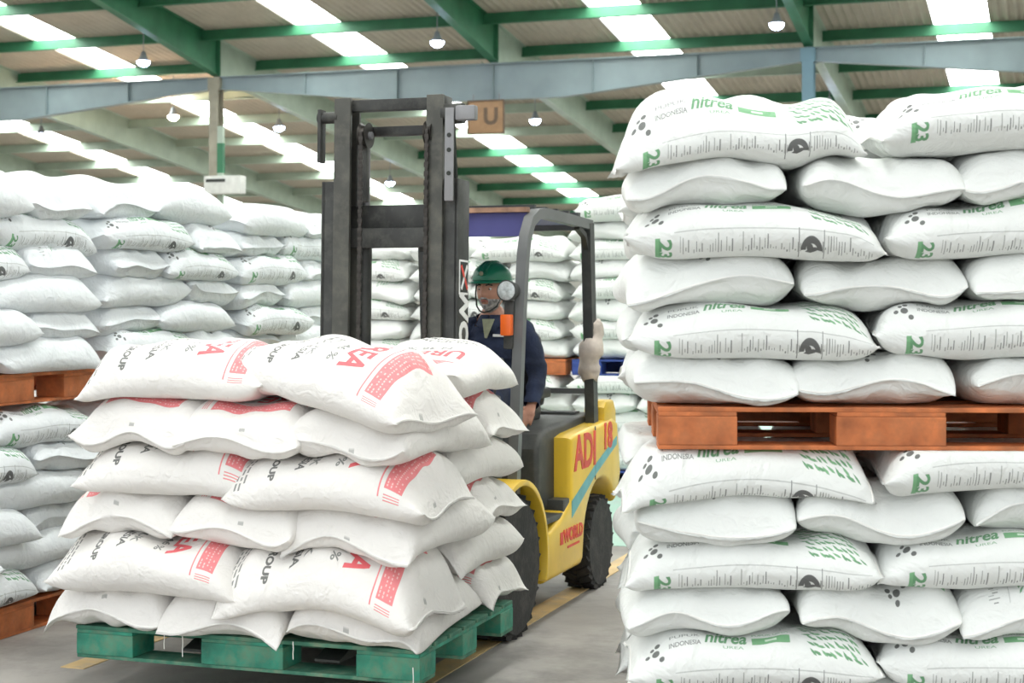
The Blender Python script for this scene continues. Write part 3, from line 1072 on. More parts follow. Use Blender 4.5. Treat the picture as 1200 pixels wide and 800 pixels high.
def right_tweak(l, pos, row):
    if row != 'front':
        return dict(T=0.9) if l == 5 else None
    d = dict(dy=-0.03)
    if l % 2 == 0:
        d['lift'] = 0.46
    if l == 5 and pos == 'left':
        d.update(droop=0.17, th=0.05, dx=-0.05)
    return d


TIER = 1.135
pallet('wooden_pallet', 'orange wooden pallet on the floor under the right stack', rorg, rrot, RW, RD, RH, 'wood_orange', 'wood_orange', 'orange wooden pallets')
RO = shift(rorg, rrot, -0.11, 0)
RWW = 1.74
build_tier(RO, rrot, RWW, SWD, RH, 6, 0.182, 'fertilizer_sack', 'below right orange pallet', 'green-printed sacks in the right stack', 'sack_g', back=RB, res=(48, 34), tweak=right_tweak, ztop=TIER)
pallet('wooden_pallet', 'orange wooden pallet halfway up the right stack between two sack loads', shift(rorg, rrot, 0, 0, TIER), rrot, RW, RD, RH, 'wood_orange', 'wood_orange', 'orange wooden pallets')
build_tier(RO, rrot, RWW, SWD, TIER + RH, 6, 0.184, 'fertilizer_sack', 'above right orange pallet', 'green-printed sacks in the right stack', 'sack_g', back=RB, res=(48, 34), tweak=right_tweak, plumptop=0.2)

# ------------------------------------------------------------------ left row of stacks along the aisle
lrot = A + PI / 2
LX, LY = -2.476, 7.84
for i, t0 in enumerate((-0.62, 0.90, 2.42)):
    nm = ('nearest', 'middle', 'farthest')[i]
    org = (LX + SA * t0, LY + CA * t0, 0.0)
    pallet('wooden_pallet', f'orange wooden pallet on the floor under the {nm} left stack', org, lrot, 1.42, 1.5, 0.15, 'wood_orange', 'wood_orange', 'orange wooden pallets')
    pallet('wooden_pallet', f'orange wooden pallet halfway up the {nm} left stack', shift(org, lrot, 0, 0, 1.13), lrot, 1.42, 1.5, 0.15, 'wood_orange', 'wood_orange', 'orange wooden pallets')
    so = shift(org, lrot, -0.02, -0.05)
    build_tier(so, lrot, SL_ + SW_, 1.66, 0.15, 6, 0.186, 'fertilizer_sack', f'below pallet of {nm} left stack', 'sacks in the left row of stacks', 'sack_b', res=(36, 26), jit=0.03, ztop=1.13, first=i, sideface=True)
    build_tier(so, lrot, SL_ + SW_, 1.66, 1.28, 6, 0.194, 'fertilizer_sack', f'above pallet of {nm} left stack', 'sacks in the left row of stacks', 'sack_b', res=(36, 26), jit=0.035, plumptop=0.2 if i < 2 else 0.0, first=i + 1, sideface=True)

# ------------------------------------------------------------------ cross row far behind the forklift
CX0, CY0 = 0.53, 14.35
for i, k in enumerate((-2, -1, 0)):
    nm = ('left', 'middle', 'right')[i]
    org = (CX0 + CA * 1.50 * k + SA * 0, CY0 - SA * 1.50 * k, 0.0)
    wm = 'wood_blue' if i == 2 else 'wood_orange'
    cn = 'blue' if i == 2 else 'orange'
    pallet('wooden_pallet', f'{cn} wooden pallet on the floor under the {nm} back stack', org, A, 1.44, 1.5, 0.14, wm, wm, f'{cn} wooden pallets')
    pallet('wooden_pallet', f'{cn} wooden pallet halfway up the {nm} back stack', shift(org, A, 0, 0, 0.975), A, 1.44, 1.5, 0.14, wm, wm, f'{cn} wooden pallets')
    so = shift(org, A, -0.02, -0.04)
    build_tier(so, A, SL_ + SW_, 1.66, 0.14, 5, 0.182, 'fertilizer_sack', f'below pallet of {nm} back stack', 'sacks in the back row of stacks', 'sack_g', res=(26, 18), jit=0.045, ztop=0.975, first=i, sideface=True)
    build_tier(so, A, SL_ + SW_, 1.66, 1.115, 8 if i == 2 else 6, 0.190, 'fertilizer_sack', f'above pallet of {nm} back stack', 'sacks in the back row of stacks', 'sack_g', res=(26, 18), jit=0.045, plumptop=0.2, first=i + 1, sideface=True)

# ------------------------------------------------------------------ forklift (local: x to the viewer's right, y rearwards)
FK = thing('forklift', 'yellow and charcoal forklift carrying a pallet of sacks, seen from its front corner', 'forklift', (OX, OY, 0), A)


def wheel(x, y, r, wd, out):
    tire = MB()
    tire.lathe([(r * .60, -wd / 2), (r * .93, -wd / 2), (r, -wd / 2 + .03), (r, wd / 2 - .03), (r * .93, wd / 2), (r * .60, wd / 2)], (x, y, r), (1, 0, 0), 40)
    n = 26
    for i in range(n):
        a = 2 * PI * i / n
        for sgn in (-1, 1):
            c = Vector((x + sgn * wd * .25, y + math.cos(a + sgn * .06) * (r - .004), r + math.sin(a + sgn * .06) * (r - .004)))
            rot = Matrix.Rotation(a - PI / 2, 3, 'X') @ Matrix.Rotation(sgn * 0.45, 3, 'Z')
            tire.box(c, (wd * .46, 0.035, 0.028), rot)
    t = tire.build('tire', M['black'], FK)
    tire_r = MB().lathe([(0.001, wd / 2 - .03), (r * .16, wd / 2 - .03), (r * .2, wd / 2 - .06), (r * .5, wd / 2 - .05), (r * .6, wd / 2 - .005), (r * .63, wd / 2 - .005), (r * .6, -wd / 2), (0.001, -wd / 2)], (x, y, r), (out, 0, 0), 32)
    rim = tire_r.build('wheel_rim', M['hood'], t)
    for i in range(6):
        a = 2 * PI * i / 6
        xx = x + out * (wd / 2 - .05)
        MB().cyl((xx, y + math.cos(a) * r * .36, r + math.sin(a) * r * .36), (xx + out * .02, y + math.cos(a) * r * .36, r + math.sin(a) * r * .36), 0.014, n=6).build('wheel_nut', M['lightsteel'], t)


for sx in (-1, 1):
    wheel(sx * 0.455, 0, 0.345, 0.22, sx)
    wheel(sx * 0.475, 1.49, 0.26, 0.17, sx)
MB().cyl((-0.4, 0, 0.345), (0.4, 0, 0.345), 0.07).cyl((-0.4, 1.49, 0.26), (0.4, 1.49, 0.26), 0.05).build('axles', M['hood'], FK)


def arc(cy, cz, r, a0, a1, n=14):
    return [(cy + r * math.cos(R(a0 + (a1 - a0) * i / n)), cz + r * math.sin(R(a0 + (a1 - a0) * i / n))) for i in range(n + 1)]


# counterweight + rear body, yellow, with wheel arch
poly = [(0.90, 0.90), (1.00, 0.915), (1.75, 0.955), (1.86, 0.92), (1.93, 0.62), (1.88, 0.52), (1.84, 0.48)] + arc(1.49, 0.27, 0.35, 32, 160, 12) + [(1.13, 0.22), (1.09, 0.19), (0.44, 0.19), (0.40, 0.24), (0.42, 0.44), (0.56, 0.455), (0.72, 0.50), (0.90, 0.57)]
MB().prism(poly, -0.56, 0.56, 'x', bev=0.03, seg=3).build('counterweight', M['yellow'], FK)
# upper riser of the counterweight
for sx in (-1, 1):
    MB().prism([(1.60, 0.93), (1.60, 1.02), (1.64, 1.055), (1.80, 1.055), (1.85, 1.0), (1.86, 0.9)], sx * 0.42, sx * 0.55, 'x', bev=0.02).build('counterweight_horn', M['yellow'], FK)
# panel joint line
MB().box((0.5605, 1.36, 0.78), (0.004, 0.012, 0.30)).build('panel_joint', M['hood'], FK)
# front fenders
for sx in (-1, 1):
    b = MB()
    out = arc(0, 0.345, 0.425, 120, -18, 18)
    inn = arc(0, 0.345, 0.395, 120, -18, 18)
    b.prism(out + inn[::-1], sx * 0.30, sx * 0.585, 'x', bev=0.006)
    b.build('fender', M['yellow'], FK)
# charcoal chassis, step and cowl
MB().prism([(0.10, 0.30), (0.42, 0.20), (0.95, 0.20), (0.95, 0.60), (0.42, 0.60), (0.10, 0.62)], -0.44, 0.44, 'x').build('chassis', M['hood'], FK)
MB().box((0.47, 0.62, 0.50), (0.16, 0.40, 0.03), bev=0.006).box((0.465, 0.84, 0.525), (0.17, 0.12, 0.11), bev=0.01).build('step', M['hood'], FK)
MB().prism([(0.62, 0.52), (0.62, 0.86), (0.68, 0.935), (0.80, 0.965), (1.62, 0.99), (1.66, 0.9), (1.66, 0.52)], -0.46, 0.46, 'x', bev=0.03, seg=3).build('engine_hood', M['hood'], FK)
MB().prism([(0.12, 0.55), (0.12, 1.02), (0.20, 1.14), (0.33, 1.16), (0.38, 1.08), (0.34, 0.55)], -0.42, 0.36, 'x', bev=0.02).build('dashboard', M['hood'], FK)
MB().box((0, 0.38, 0.54), (0.84, 0.55, 0.03)).build('floor_plate', M['hood'], FK)
# hood vents behind the seat
for i in range(4):
    MB().box((0.30, 1.46 + i * .03, 0.995), (0.22, 0.012, 0.012)).build('vent_slat', M['greysteel'], FK)
# seat
st = MB().box((0.06, 1.0, 1.02), (0.46, 0.46, 0.10), bev=0.035).build('seat', M['seatblack'], FK)
MB().box((0.06, 1.25, 1.24), (0.44, 0.10, 0.40), Matrix.Rotation(R(10), 3, 'X'), bev=0.035).build('seat_back', M['seatblack'], st)
MB().box((0.33, 1.03, 1.13), (0.06, 0.30, 0.06), bev=0.02).build('armrest', M['seatblack'], st)
# steering wheel and column
MB().cyl((0.04, 0.30, 1.10), (0.05, 0.50, 1.31), 0.028).build('steering_column', M['hood'], FK)
sw = MB()
cw = Vector((0.055, 0.50, 1.315))
tilt = Matrix.Rotation(R(-38), 3, 'X')
sw.tube([cw + tilt @ Vector((0.18 * math.cos(2 * PI * i / 32), 0.18 * math.sin(2 * PI * i / 32), 0)) for i in range(32)], 0.013, 8, closed=True)
for a in (90, 210, 330):
    sw.cyl(cw, cw + tilt @ Vector((0.175 * math.cos(R(a)), 0.175 * math.sin(R(a)), 0)), 0.010, n=8)
sw.cyl(cw - tilt @ Vector((0, 0, .02)), cw + tilt @ Vector((0, 0, .02)), 0.045)
sw.build('steering_wheel', M['seatblack'], FK)
# levers beside the dash
for i in range(3):
    x = 0.22 + i * .05
    MB().cyl((x, 0.30, 1.12), (x + .01, 0.40, 1.32), 0.007, n=8).sphere((x + .01, 0.40, 1.33), 0.019, 12).build('lever', M['seatblack'], FK)

# overhead guard
for sx in (-1, 1):
    x = 0.50 * sx
    pts = [(x, 0.10, 0.62), (x, 0.14, 1.0), (x, 0.20, 1.5), (x, 0.255, 1.86), (x, 0.29, 1.96), (x, 0.36, 2.045), (x, 0.46, 2.085), (x, 0.60, 2.095), (x, 1.0, 2.085), (x, 1.44, 2.07)]
    MB().rectpath(pts, 0.05, 0.055).build('front_leg' if sx > 0 else 'front_leg', M['greysteel'], FK)
    MB().rectpath([(x, 1.41, 2.08), (x, 1.455, 1.5), (x, 1.50, 0.90)], 0.055, 0.085).build('rear_leg', M['hood'], FK)
    MB().rectpath([(x, 1.20, 2.05), (x, 1.33, 2.01), (x, 1.42, 1.90)], 0.03, 0.03).build('corner_brace', M['hood'], FK)
MB().box((0, 0.90, 2.085), (0.97, 0.95, 0.03)).build('roof_panel', M['purple'], FK)
for i in range(5):
    y = 0.50 + i * 0.2
    MB().box((0, y, 2.115), (0.97, 0.035, 0.04)).build('roof_bar', M['hood'], FK)
MB().box((0, 0.40, 2.03), (0.95, 0.02, 0.12)).build('roof_front_panel', M['purple'], FK)
MB().box((0, 0.385, 2.105), (0.97, 0.05, 0.025)).build('roof_front_strip', M['rust'], FK)
MB().box((0, 1.42, 2.07), (0.97, 0.06, 0.06)).build('rear_cross_bar', M['greysteel'], FK)
MB().box((0, 1.50, 1.12), (0.95, 0.04, 0.03)).build('rear_cross_bar', M['greysteel'], FK)

# work light and indicator on the front leg
wl = MB().lathe([(0.02, 0.06), (0.045, 0.05), (0.052, 0.0), (0.054, -0.012), (0.046, -0.014)], (0.452, 0.155, 1.69), (0.12, 1, -0.02), 24).build('work_light', M['hood'], FK)
MB().lathe([(0.047, -0.0145), (0.035, -0.019), (0.001, -0.022)], (0.452, 0.155, 1.69), (0.12, 1, -0.02), 24).build('lamp_glass', M['glass_lamp'], wl)
MB().bar((0.455, 0.19, 1.64), (0.455, 0.17, 1.40), 0.05, 0.04, 0.006).build('lamp_bracket', M['hood'], wl)
MB().box((0.455, 0.135, 1.52), (0.055, 0.05, 0.105), bev=0.008).build('turn_signal', M['orange_lens'], FK)

# mast ---------------------------------------------------------
MY = -0.36
MT = R(-1.6)                      # tilted slightly back


def mv(x, y, z):
    """mast coordinates -> forklift coordinates (lean back)"""
    return Vector((x + 0.008, MY + y * math.cos(MT) - z * math.sin(MT), z * math.cos(MT) + y * math.sin(MT)))


Mrot = Matrix.Rotation(MT, 3, 'X')


def mbox(b, c, s, bev=0.004):
    return b.box(mv(*c), s, Mrot, bev)


for sx in (-1, 1):
    # outer channel
    b = MB()
    mbox(b, (sx * 0.345, 0.075, 1.16), (0.022, 0.15, 2.12))
    mbox(b, (sx * 0.315, 0.011, 1.16), (0.075, 0.022, 2.12))
    mbox(b, (sx * 0.315, 0.139, 1.16), (0.075, 0.022, 2.12))
    b.build('outer_mast_rail', M['darksteel'], FK)
    # inner channel, standing higher
    b = MB()
    mbox(b, (sx * 0.268, 0.055, 1.42), (0.020, 0.11, 2.40))
    mbox(b, (sx * 0.240, -0.012, 1.42), (0.085, 0.024, 2.40))
    mbox(b, (sx * 0.240, 0.105, 1.42), (0.075, 0.018, 2.40))
    b.build('inner_mast_rail', M['olive_steel'], FK)
    # lift cylinder and rod
    b = MB()
    b.cyl(mv(sx * 0.178, 0.13, 0.3), mv(sx * 0.178, 0.13, 1.95), 0.032)
    c = b.build('lift_cylinder', M['darksteel'], FK)
    MB().cyl(mv(sx * 0.178, 0.13, 1.95), mv(sx * 0.178, 0.13, 2.40), 0.020).build('cylinder_rod', M['lightsteel'], c)
# cross members
b = MB()
mbox(b, (0, 0.03, 2.585), (0.56, 0.05, 0.055))
b.build('top_tie_bar', M['darksteel'], FK)
b = MB()
mbox(b, (0.05, 0.12, 2.47), (0.46, 0.05, 0.045))
b.build('upper_tie_bar', M['darksteel'], FK)
b = MB()
mbox(b, (0, 0.10, 2.05), (0.56, 0.04, 0.115))
mbox(b, (0, 0.05, 1.945), (0.56, 0.04, 0.095))
b.build('cross_plate', M['darksteel'], FK)
b = MB()
mbox(b, (0, 0.12, 0.45), (0.70, 0.04, 0.2))
b.build('lower_cross_plate', M['darksteel'], FK)
# chain sheaves and chains
for sx in (-1, 1):
    xc = -0.135 if sx < 0 else 0.205
    zc = 2.44
    p = mv(xc, 0.02, zc)
    sh = MB().lathe([(0.02, -.02), (0.062, -.02), (0.052, -.008), (0.052, .008), (0.062, .02), (0.02, .02)], p, (1, 0, 0), 24).build('chain_sheave', M['chain'], FK)
    MB().cyl(p - Vector((.035, 0, 0)), p + Vector((.035, 0, 0)), 0.018).build('sheave_pin', M['lightsteel'], sh)
    b = MB()
    z = zc
    k = 0
    while z > 1.0:
        wd = 0.024 if k % 2 else 0.016
        b.box(mv(xc, -0.035, z), (wd, 0.010, 0.026), Mrot, 0.003)
        z -= 0.022
        k += 1
    o = b.build('lift_chain', M['chain'], FK)
# hoses and brackets
MB().bar(mv(-0.15, 0.05, 2.46), mv(-0.15, 0.05, 2.12), 0.035, 0.03, .004).cyl(mv(-0.185, 0.05, 2.10), mv(-0.185, 0.05, 2.40), 0.012).build('hose_guide', M['darksteel'], FK)
b = MB()
mbox(b, (-0.36, 0.0, 2.44), (0.018, 0.06, 0.26))
b.cyl(mv(-0.375, 0.0, 2.53), mv(-0.27, 0.0, 2.53), 0.028)
b.build('hose_bracket', M['darksteel'], FK)
b = MB()
mbox(b, (0.325, -0.045, 2.33), (0.045, 0.010, 0.44))
pl = b.build('side_plate', M['lightsteel'], FK)
for z in (2.42, 2.35, 2.24):
    MB().cyl(mv(0.325, -0.053, z), mv(0.325, -0.045, z), 0.011, n=12).build('plate_bolt', M['strap'], pl)
b = MB()
b.cyl(mv(0.27, 0.02, 2.53), mv(0.37, 0.02, 2.53), 0.05)
mbox(b, (0.375, 0.02, 2.535), (0.10, 0.06, 0.055))
br = b.build('sheave_bracket', M['darksteel'], FK)
MB().box(mv(0.40, -0.02, 2.525), (0.10, 0.05, 0.07), Mrot, 0.01).build('bracket_cover', M['lightsteel'], br)
MB().tube([mv(0.30, 0.06, 2.5), mv(0.29, 0.14, 2.2), mv(0.285, 0.165, 1.7), mv(0.28, 0.165, 1.1)], 0.012, 8).build('hydraulic_hose', M['strap'], FK)
# carriage, backrest, forks
b = MB()
mbox(b, (0, -0.06, 0.28), (0.98, 0.04, 0.10))
mbox(b, (0, -0.06, 0.62), (0.98, 0.04, 0.10))
for x in (-0.2, 0.2):
    mbox(b, (x, -0.02, 0.45), (0.06, 0.06, 0.40))
b.build('carriage', M['darksteel'], FK)
for x in (-0.32, 0.28):
    b = MB()
    b.box((x, MY - 0.12, 0.44), (0.11, 0.04, 0.54))
    b.prism([(MY - 0.10, 0.195), (MY - 0.10, 0.235), (MY - 1.10, 0.232), (MY - 1.20, 0.205), (MY - 1.20, 0.195)], x - .055, x + .055, 'x')
    b.build('fork', M['darksteel'], FK)
# lettering on the mast rail: boxed red cross mark and white word reading upwards
rail = Matrix.Translation(mv(0.357, 0.075, 0)) @ Mrot.to_4x4()


def on_rail(z, y=0.0):
    return rail @ Matrix.Translation((0.0015, y, z)) @ Matrix.Rotation(R(90), 4, 'Z') @ Matrix.Rotation(R(90), 4, 'X') @ Matrix.Rotation(R(-90), 4, 'Z')


text_obj('mast_lettering', 'WORLD', 0.150, M['white'], FK, on_rail(1.42), bold=0.006, sx=1.05)
MB().box(mv(0.357, 0.075, 1.755), (0.004, 0.115, 0.165), Mrot).build('mast_badge', M['white'], FK)
MB().box(mv(0.359, 0.075, 1.755), (0.004, 0.095, 0.145), Mrot).build('badge_field', M['strap'], FK)
b = MB()
c0 = mv(0.3615, 0.075, 1.755)
b.bar(c0 + Vector((0, -.04, -.055)), c0 + Vector((0, .04, .055)), 0.003, 0.018)
b.build('badge_stroke', M['white'], FK)
b = MB()
b.bar(c0 + Vector((0, .04, -.055)), c0 + Vector((0, -.04, .055)), 0.003, 0.018)
b.build('badge_stroke', M['red'], FK)

# lettering and stripe on the counterweight side
side = Matrix.Translation((0.5612, 0, 0)) @ Matrix.Rotation(R(90), 4, 'Z') @ Matrix.Rotation(R(90), 4, 'X')
text_obj('side_lettering', 'ADI', 0.26, M['red'], FK, side @ Matrix.Translation((1.165, 0.80, 0)), bold=0.008, sx=0.98)
text_obj('side_lettering', '18', 0.20, M['red'], FK, side @ Matrix.Translation((1.62, 0.85, 0)), bold=0.008, sx=1.0)
text_obj('side_lettering', 'WORLD', 0.095, M['red'], FK, side @ Matrix.Translation((0.93, 0.385, 0)), bold=0.004, sx=1.0)
MB().box((0.562, 0.715, 0.385), (0.003, 0.05, 0.065)).build('side_emblem', M['red'], FK)
MB().box((0.562, 0.93, 0.325), (0.003, 0.22, 0.012)).build('side_subline', M['red'], FK)
MB().prism([(0.90, 0.47), (0.90, 0.56), (1.36, 0.715), (1.82, 0.84), (1.82, 0.79), (1.36, 0.655)], 0.560, 0.5625, 'x').build('side_stripe', M['teal'], FK)

# cloth bound to the rear guard leg
rg = MB()
pts, rad = [], []
for i in range(15):
    t = i / 14
    pts.append((0.505 + 0.012 * math.sin(t * 6), 1.455 + 0.03 * (1 - t) + .015 * math.sin(t * 9), 1.52 - 0.34 * t))
    rad.append(0.048 + 0.018 * math.sin(t * PI) + 0.008 * math.sin(t * 17))
rg.tube(pts, rad, 14)
for v in rg.bm.verts:
    v.co += Vector((rng.uniform(-.005, .005), rng.uniform(-.005, .005), 0))
o = rg.build('tied_cloth', M['rag'], None, (OX, OY, 0), A, smooth=80)
me = o.data
cen = Vector((0.505, 1.47, 1.18))
me.transform(Matrix.Translation(-cen))
o.location = f2w(*cen)
tag(o, 'pale cloth bound around the rear leg of the forklift roof', 'cloth')


# ------------------------------------------------------------------ operator
def bake(o):
    dg = bpy.context.evaluated_depsgraph_get()
    dg.update()
    me = bpy.data.meshes.new_from_object(o.evaluated_get(dg))
    old = o.data
    o.modifiers.clear()
    o.data = me
    bpy.data.meshes.remove(old)
    return o


def skin_chain(name, verts, edges, radii, root=0, sub=2):
    me = bpy.data.meshes.new(name)
    me.from_pydata([tuple(v) for v in verts], edges, [])
    o = link(name, me)
    sk = o.modifiers.new('skin', 'SKIN')
    sk.use_smooth_shade = True
    lay = me.skin_vertices[0].data if me.skin_vertices else None
    if lay is None:
        bpy.context.view_layer.objects.active = o
        o.select_set(True)
        bpy.ops.mesh.customdata_skin_add()
        lay = me.skin_vertices[0].data
    for i, r in enumerate(radii):
        lay[i].radius = r if isinstance(r, tuple) else (r, r)
        lay[i].use_root = (i == root)
    sb = o.modifiers.new('sub', 'SUBSURF')
    sb.levels = sub
    return bake(o)


# joint positions in forklift coordinates
J = dict(pel=(0.07, 1.00, 1.12), ab=(0.075, 1.005, 1.25), ch=(0.085, 0.99, 1.38), uc=(0.095, 0.97, 1.475), nk=(0.10, 0.94, 1.555), nk2=(0.10, 0.915, 1.615),
         sl=(0.275, 0.965, 1.475), el=(0.355, 0.955, 1.235), wl=(0.362, 0.80, 1.075),
         sr=(-0.085, 0.965, 1.475), er=(-0.105, 0.70, 1.285), wr=(0.085, 0.50, 1.378),
         hl=(0.165, 0.98, 1.10), kl=(0.20, 0.58, 1.12), al=(0.20, 0.46, 0.70),
         hr=(-0.025, 0.98, 1.10), kr=(-0.10, 0.58, 1.12), ar=(-0.10, 0.46, 0.70), tl=(0.20, 0.34, 0.61), tr=(-0.10, 0.34, 0.61))
names = list(J)
ix = {n: i for i, n in enumerate(names)}
E_ = [('pel', 'ab'), ('ab', 'ch'), ('ch', 'uc'), ('uc', 'nk'), ('nk', 'nk2'), ('uc', 'sl'), ('sl', 'el'), ('el', 'wl'), ('uc', 'sr'), ('sr', 'er'), ('er', 'wr'), ('pel', 'hl'), ('hl', 'kl'), ('kl', 'al'), ('al', 'tl'), ('pel', 'hr'), ('hr', 'kr'), ('kr', 'ar'), ('ar', 'tr')]
RB_ = dict(pel=(.15, .11), ab=(.14, .10), ch=(.155, .11), uc=(.12, .085), nk=.066, nk2=.064, sl=.062, el=.043, wl=.030, sr=.062, er=.043, wr=.030, hl=.085, kl=.062, al=.042, hr=.085, kr=.062, ar=.042, tl=.035, tr=.035)
body = skin_chain('body_core', [J[n] for n in names], [(ix[a], ix[b]) for a, b in E_], [RB_[n] for n in names])

HC = Vector((0.10, 0.905, 1.695))         # head centre
yaw = Matrix.Rotation(R(-8), 3, 'Z')
hb = bmesh.new()
bmesh.ops.create_uvsphere(hb, u_segments=40, v_segments=30, radius=1.0)
for v in hb.verts:
    p = v.co.copy()                       # -y is the face
    x, y, z = p.x * 0.076, p.y * 0.097, p.z * 0.118
    if z < 0:                             # narrow towards the jaw
        k = 1 - 0.34 * (min(1, -z / 0.118)) ** 1.6
        x *= k
        y = y * (1 - 0.20 * (-z / 0.118) ** 2) - 0.012 * (-z / 0.118)
    if p.y < 0:
        fr = max(0, -p.y)
        # nose
        g = math.exp(-(x / 0.012) ** 2) * math.exp(-((z + 0.018) / 0.022) ** 2) * (1.0 if z < -0.018 else 1.0)
        y -= 0.024 * g * fr
        y -= 0.010 * math.exp(-(x / 0.010) ** 2) * math.exp(-((z - 0.008) / 0.02) ** 2) * fr
        # sockets
        for ex in (-0.031, 0.031):
            y += 0.011 * math.exp(-((x - ex) / 0.016) ** 2) * math.exp(-((z - 0.008) / 0.013) ** 2) * fr
        # brow, lips, chin
        y -= 0.006 * math.exp(-((z - 0.032) / 0.010) ** 2) * math.exp(-(x / 0.045) ** 2) * fr
        y -= 0.007 * math.exp(-((z + 0.058) / 0.010) ** 2) * math.exp(-(x / 0.022) ** 2) * fr
        y += 0.004 * math.exp(-((z + 0.058) / 0.003) ** 2) * math.exp(-(x / 0.024) ** 2) * fr
        y -= 0.010 * math.exp(-((z + 0.098) / 0.016) ** 2) * math.exp(-(x / 0.022) ** 2) * fr
        # cheeks
        for ex in (-0.042, 0.042):
            y -= 0.005 * math.exp(-((x - ex) / 0.018) ** 2) * math.exp(-((z + 0.022) / 0.018) ** 2) * fr
    v.co = HC + yaw @ Vector((x, y, z))
for sx in (-1, 1):                        # ears
    m = Matrix.Translation(HC + yaw @ Vector((sx * 0.077, 0.012, -0.006))) @ yaw.to_4x4() @ Matrix.Rotation(sx * 0.35, 4, 'Z') @ Matrix.Diagonal((0.010, 0.020, 0.033, 1))
    bmesh.ops.create_uvsphere(hb, u_segments=14, v_segments=10, radius=1.0, matrix=m)
hme = bpy.data.meshes.new('head_core')
hb.to_mesh(hme)
hb.free()
head = link('head_core', hme)


def hand(wr, fdir, pdir, curl, thumb_side):
    """hand with palm and five fingers; fdir: finger direction, pdir: palm normal (fingers curl towards it)"""
    wr, f_, p_ = Vector(wr), Vector(fdir).normalized(), Vector(pdir)
    p_ = (p_ - f_ * p_.dot(f_)).normalized()
    s_ = f_.cross(p_).normalized() * thumb_side
    out = []
    verts = [wr - f_ * .03, wr, wr + f_ * .045, wr + f_ * .085]
    out.append(skin_chain('palm', verts, [(0, 1), (1, 2), (2, 3)], [(.026, .02), (.030, .018), (.040, .016), (.040, .013)], sub=2))
    for i, (off, ln) in enumerate(((0.030, .072), (0.010, .080), (-0.010, .075), (-0.029, .058))):
        base = wr + f_ * (.078 - abs(i - 1) * .004) + s_ * off
        vs = [base - f_ * .02, base]
        a = 0.0
        p = base
        for sg in (.45, .32, .26):
            a += curl
            p = p + (f_ * math.cos(a) + p_ * math.sin(a)) * ln * sg
            vs.append(p)
        out.append(skin_chain('finger', vs, [(k, k + 1) for k in range(4)], [.010, .0098, .0090, .0082, .0070], sub=2))
    b0 = wr + f_ * .022 + s_ * .022
    vs = [b0, b0 + s_ * .024 + f_ * .022 + p_ * .012, b0 + s_ * .034 + f_ * .048 + p_ * .026, b0 + s_ * .030 + f_ * .070 + p_ * .040]
    out.append(skin_chain('finger', vs, [(0, 1), (1, 2), (2, 3)], [.015, .0125, .0105, .008], sub=2))
    return out


parts = [body, head]
parts += hand(J['wl'], (0.0, -0.75, -0.55), (-0.35, 0.4, -0.8), 0.5, -1)
parts += hand(J['wr'], (0.78, -0.55, 0.12), (0.1, -0.55, -0.8), 0.62, -1)
tot = bmesh.new()
for p in parts:
    one = bmesh.new()
    one.from_mesh(p.data)
    bmesh.ops.remove_doubles(one, verts=one.verts, dist=0.0004)
    # drop faces that make an edge shared by more than two, then close every hole
    bad = {f_ for e_ in one.edges if len(e_.link_faces) > 2 for f_ in e_.link_faces}
    if bad:
        bmesh.ops.delete(one, geom=list(bad), context='FACES')
    bmesh.ops.holes_fill(one, edges=[e_ for e_ in one.edges if e_.is_boundary], sides=0)
    bmesh.ops.recalc_face_normals(one, faces=one.faces)
    tmp = bpy.data.meshes.new('tmp')
    one.to_mesh(tmp)
    one.free()
    tot.from_mesh(tmp)
    bpy.data.meshes.remove(tmp)
pme = bpy.data.meshes.new('person')
tot.to_mesh(pme)
tot.free()
for p in parts:
    bpy.data.objects.remove(p)
SEAT = Vector((0.07, 1.0, 1.03))
pme.transform(Matrix.Translation(-SEAT))
PER = link('person', pme, None, f2w(*SEAT), A)
rm = PER.modifiers.new('rm', 'REMESH')
rm.mode = 'VOXEL'
rm.voxel_size = 0.0042
sm = PER.modifiers.new('sm', 'SMOOTH')
sm.iterations = 3
sm.factor = 0.5
bake(PER)
bm_ = bmesh.new()
bm_.from_mesh(PER.data)
seen, best = set(), []
for v0 in bm_.verts:
    if v0 in seen:
        continue
    st_, comp = [v0], []
    seen.add(v0)
    while st_:
        q = st_.pop()
        comp.append(q)
        for e_ in q.link_edges:
            u_ = e_.other_vert(q)
            if u_ not in seen:
                seen.add(u_)
                st_.append(u_)
    best.append(comp)
best.sort(key=len)
bmesh.ops.delete(bm_, geom=[v for c_ in best[:-1] for v in c_], context='VERTS')
bm_.to_mesh(PER.data)
bm_.free()
PER.data.materials.clear()
PER.data.materials.append(M['skin'])
PER.data.shade_smooth()
tag(PER, 'seated person in green hard hat and navy coveralls driving the forklift', 'person')


def wear(o, name, m):
    o.name = name
    o.data.transform(Matrix.Translation(-SEAT))
    o.data.materials.clear()
    o.data.materials.append(m)
    o.data.shade_smooth()
    o.parent = PER
    return o


def garment(name, keep, m, off, fold):
    """clothing grown outwards from the body surface where keep(point) holds"""
    gb = bmesh.new()
    gb.from_mesh(PER.data)
    gb.normal_update()
    bmesh.ops.delete(gb, geom=[v for v in gb.verts if not keep(v.co + SEAT)], context='VERTS')
    gb.normal_update()
    for v in gb.verts:
        q = v.co
        n_ = (math.sin(q.x * 31 + 5 * math.sin(q.z * 23)) + math.sin(q.z * 47 + q.y * 21 + 3 * math.sin(q.x * 17)) + math.sin(q.y * 39 - q.z * 33)) / 3
        v.co = q + v.normal * (off + fold * n_)
    for _ in range(3):
        bmesh.ops.smooth_vert(gb, verts=gb.verts, factor=0.5, use_axis_x=True, use_axis_y=True, use_axis_z=True)
    gme = bpy.data.meshes.new(name)
    gb.to_mesh(gme)
    gb.free()
    gme.materials.append(m)
    gme.shade_smooth()
    return link(name, gme, PER)


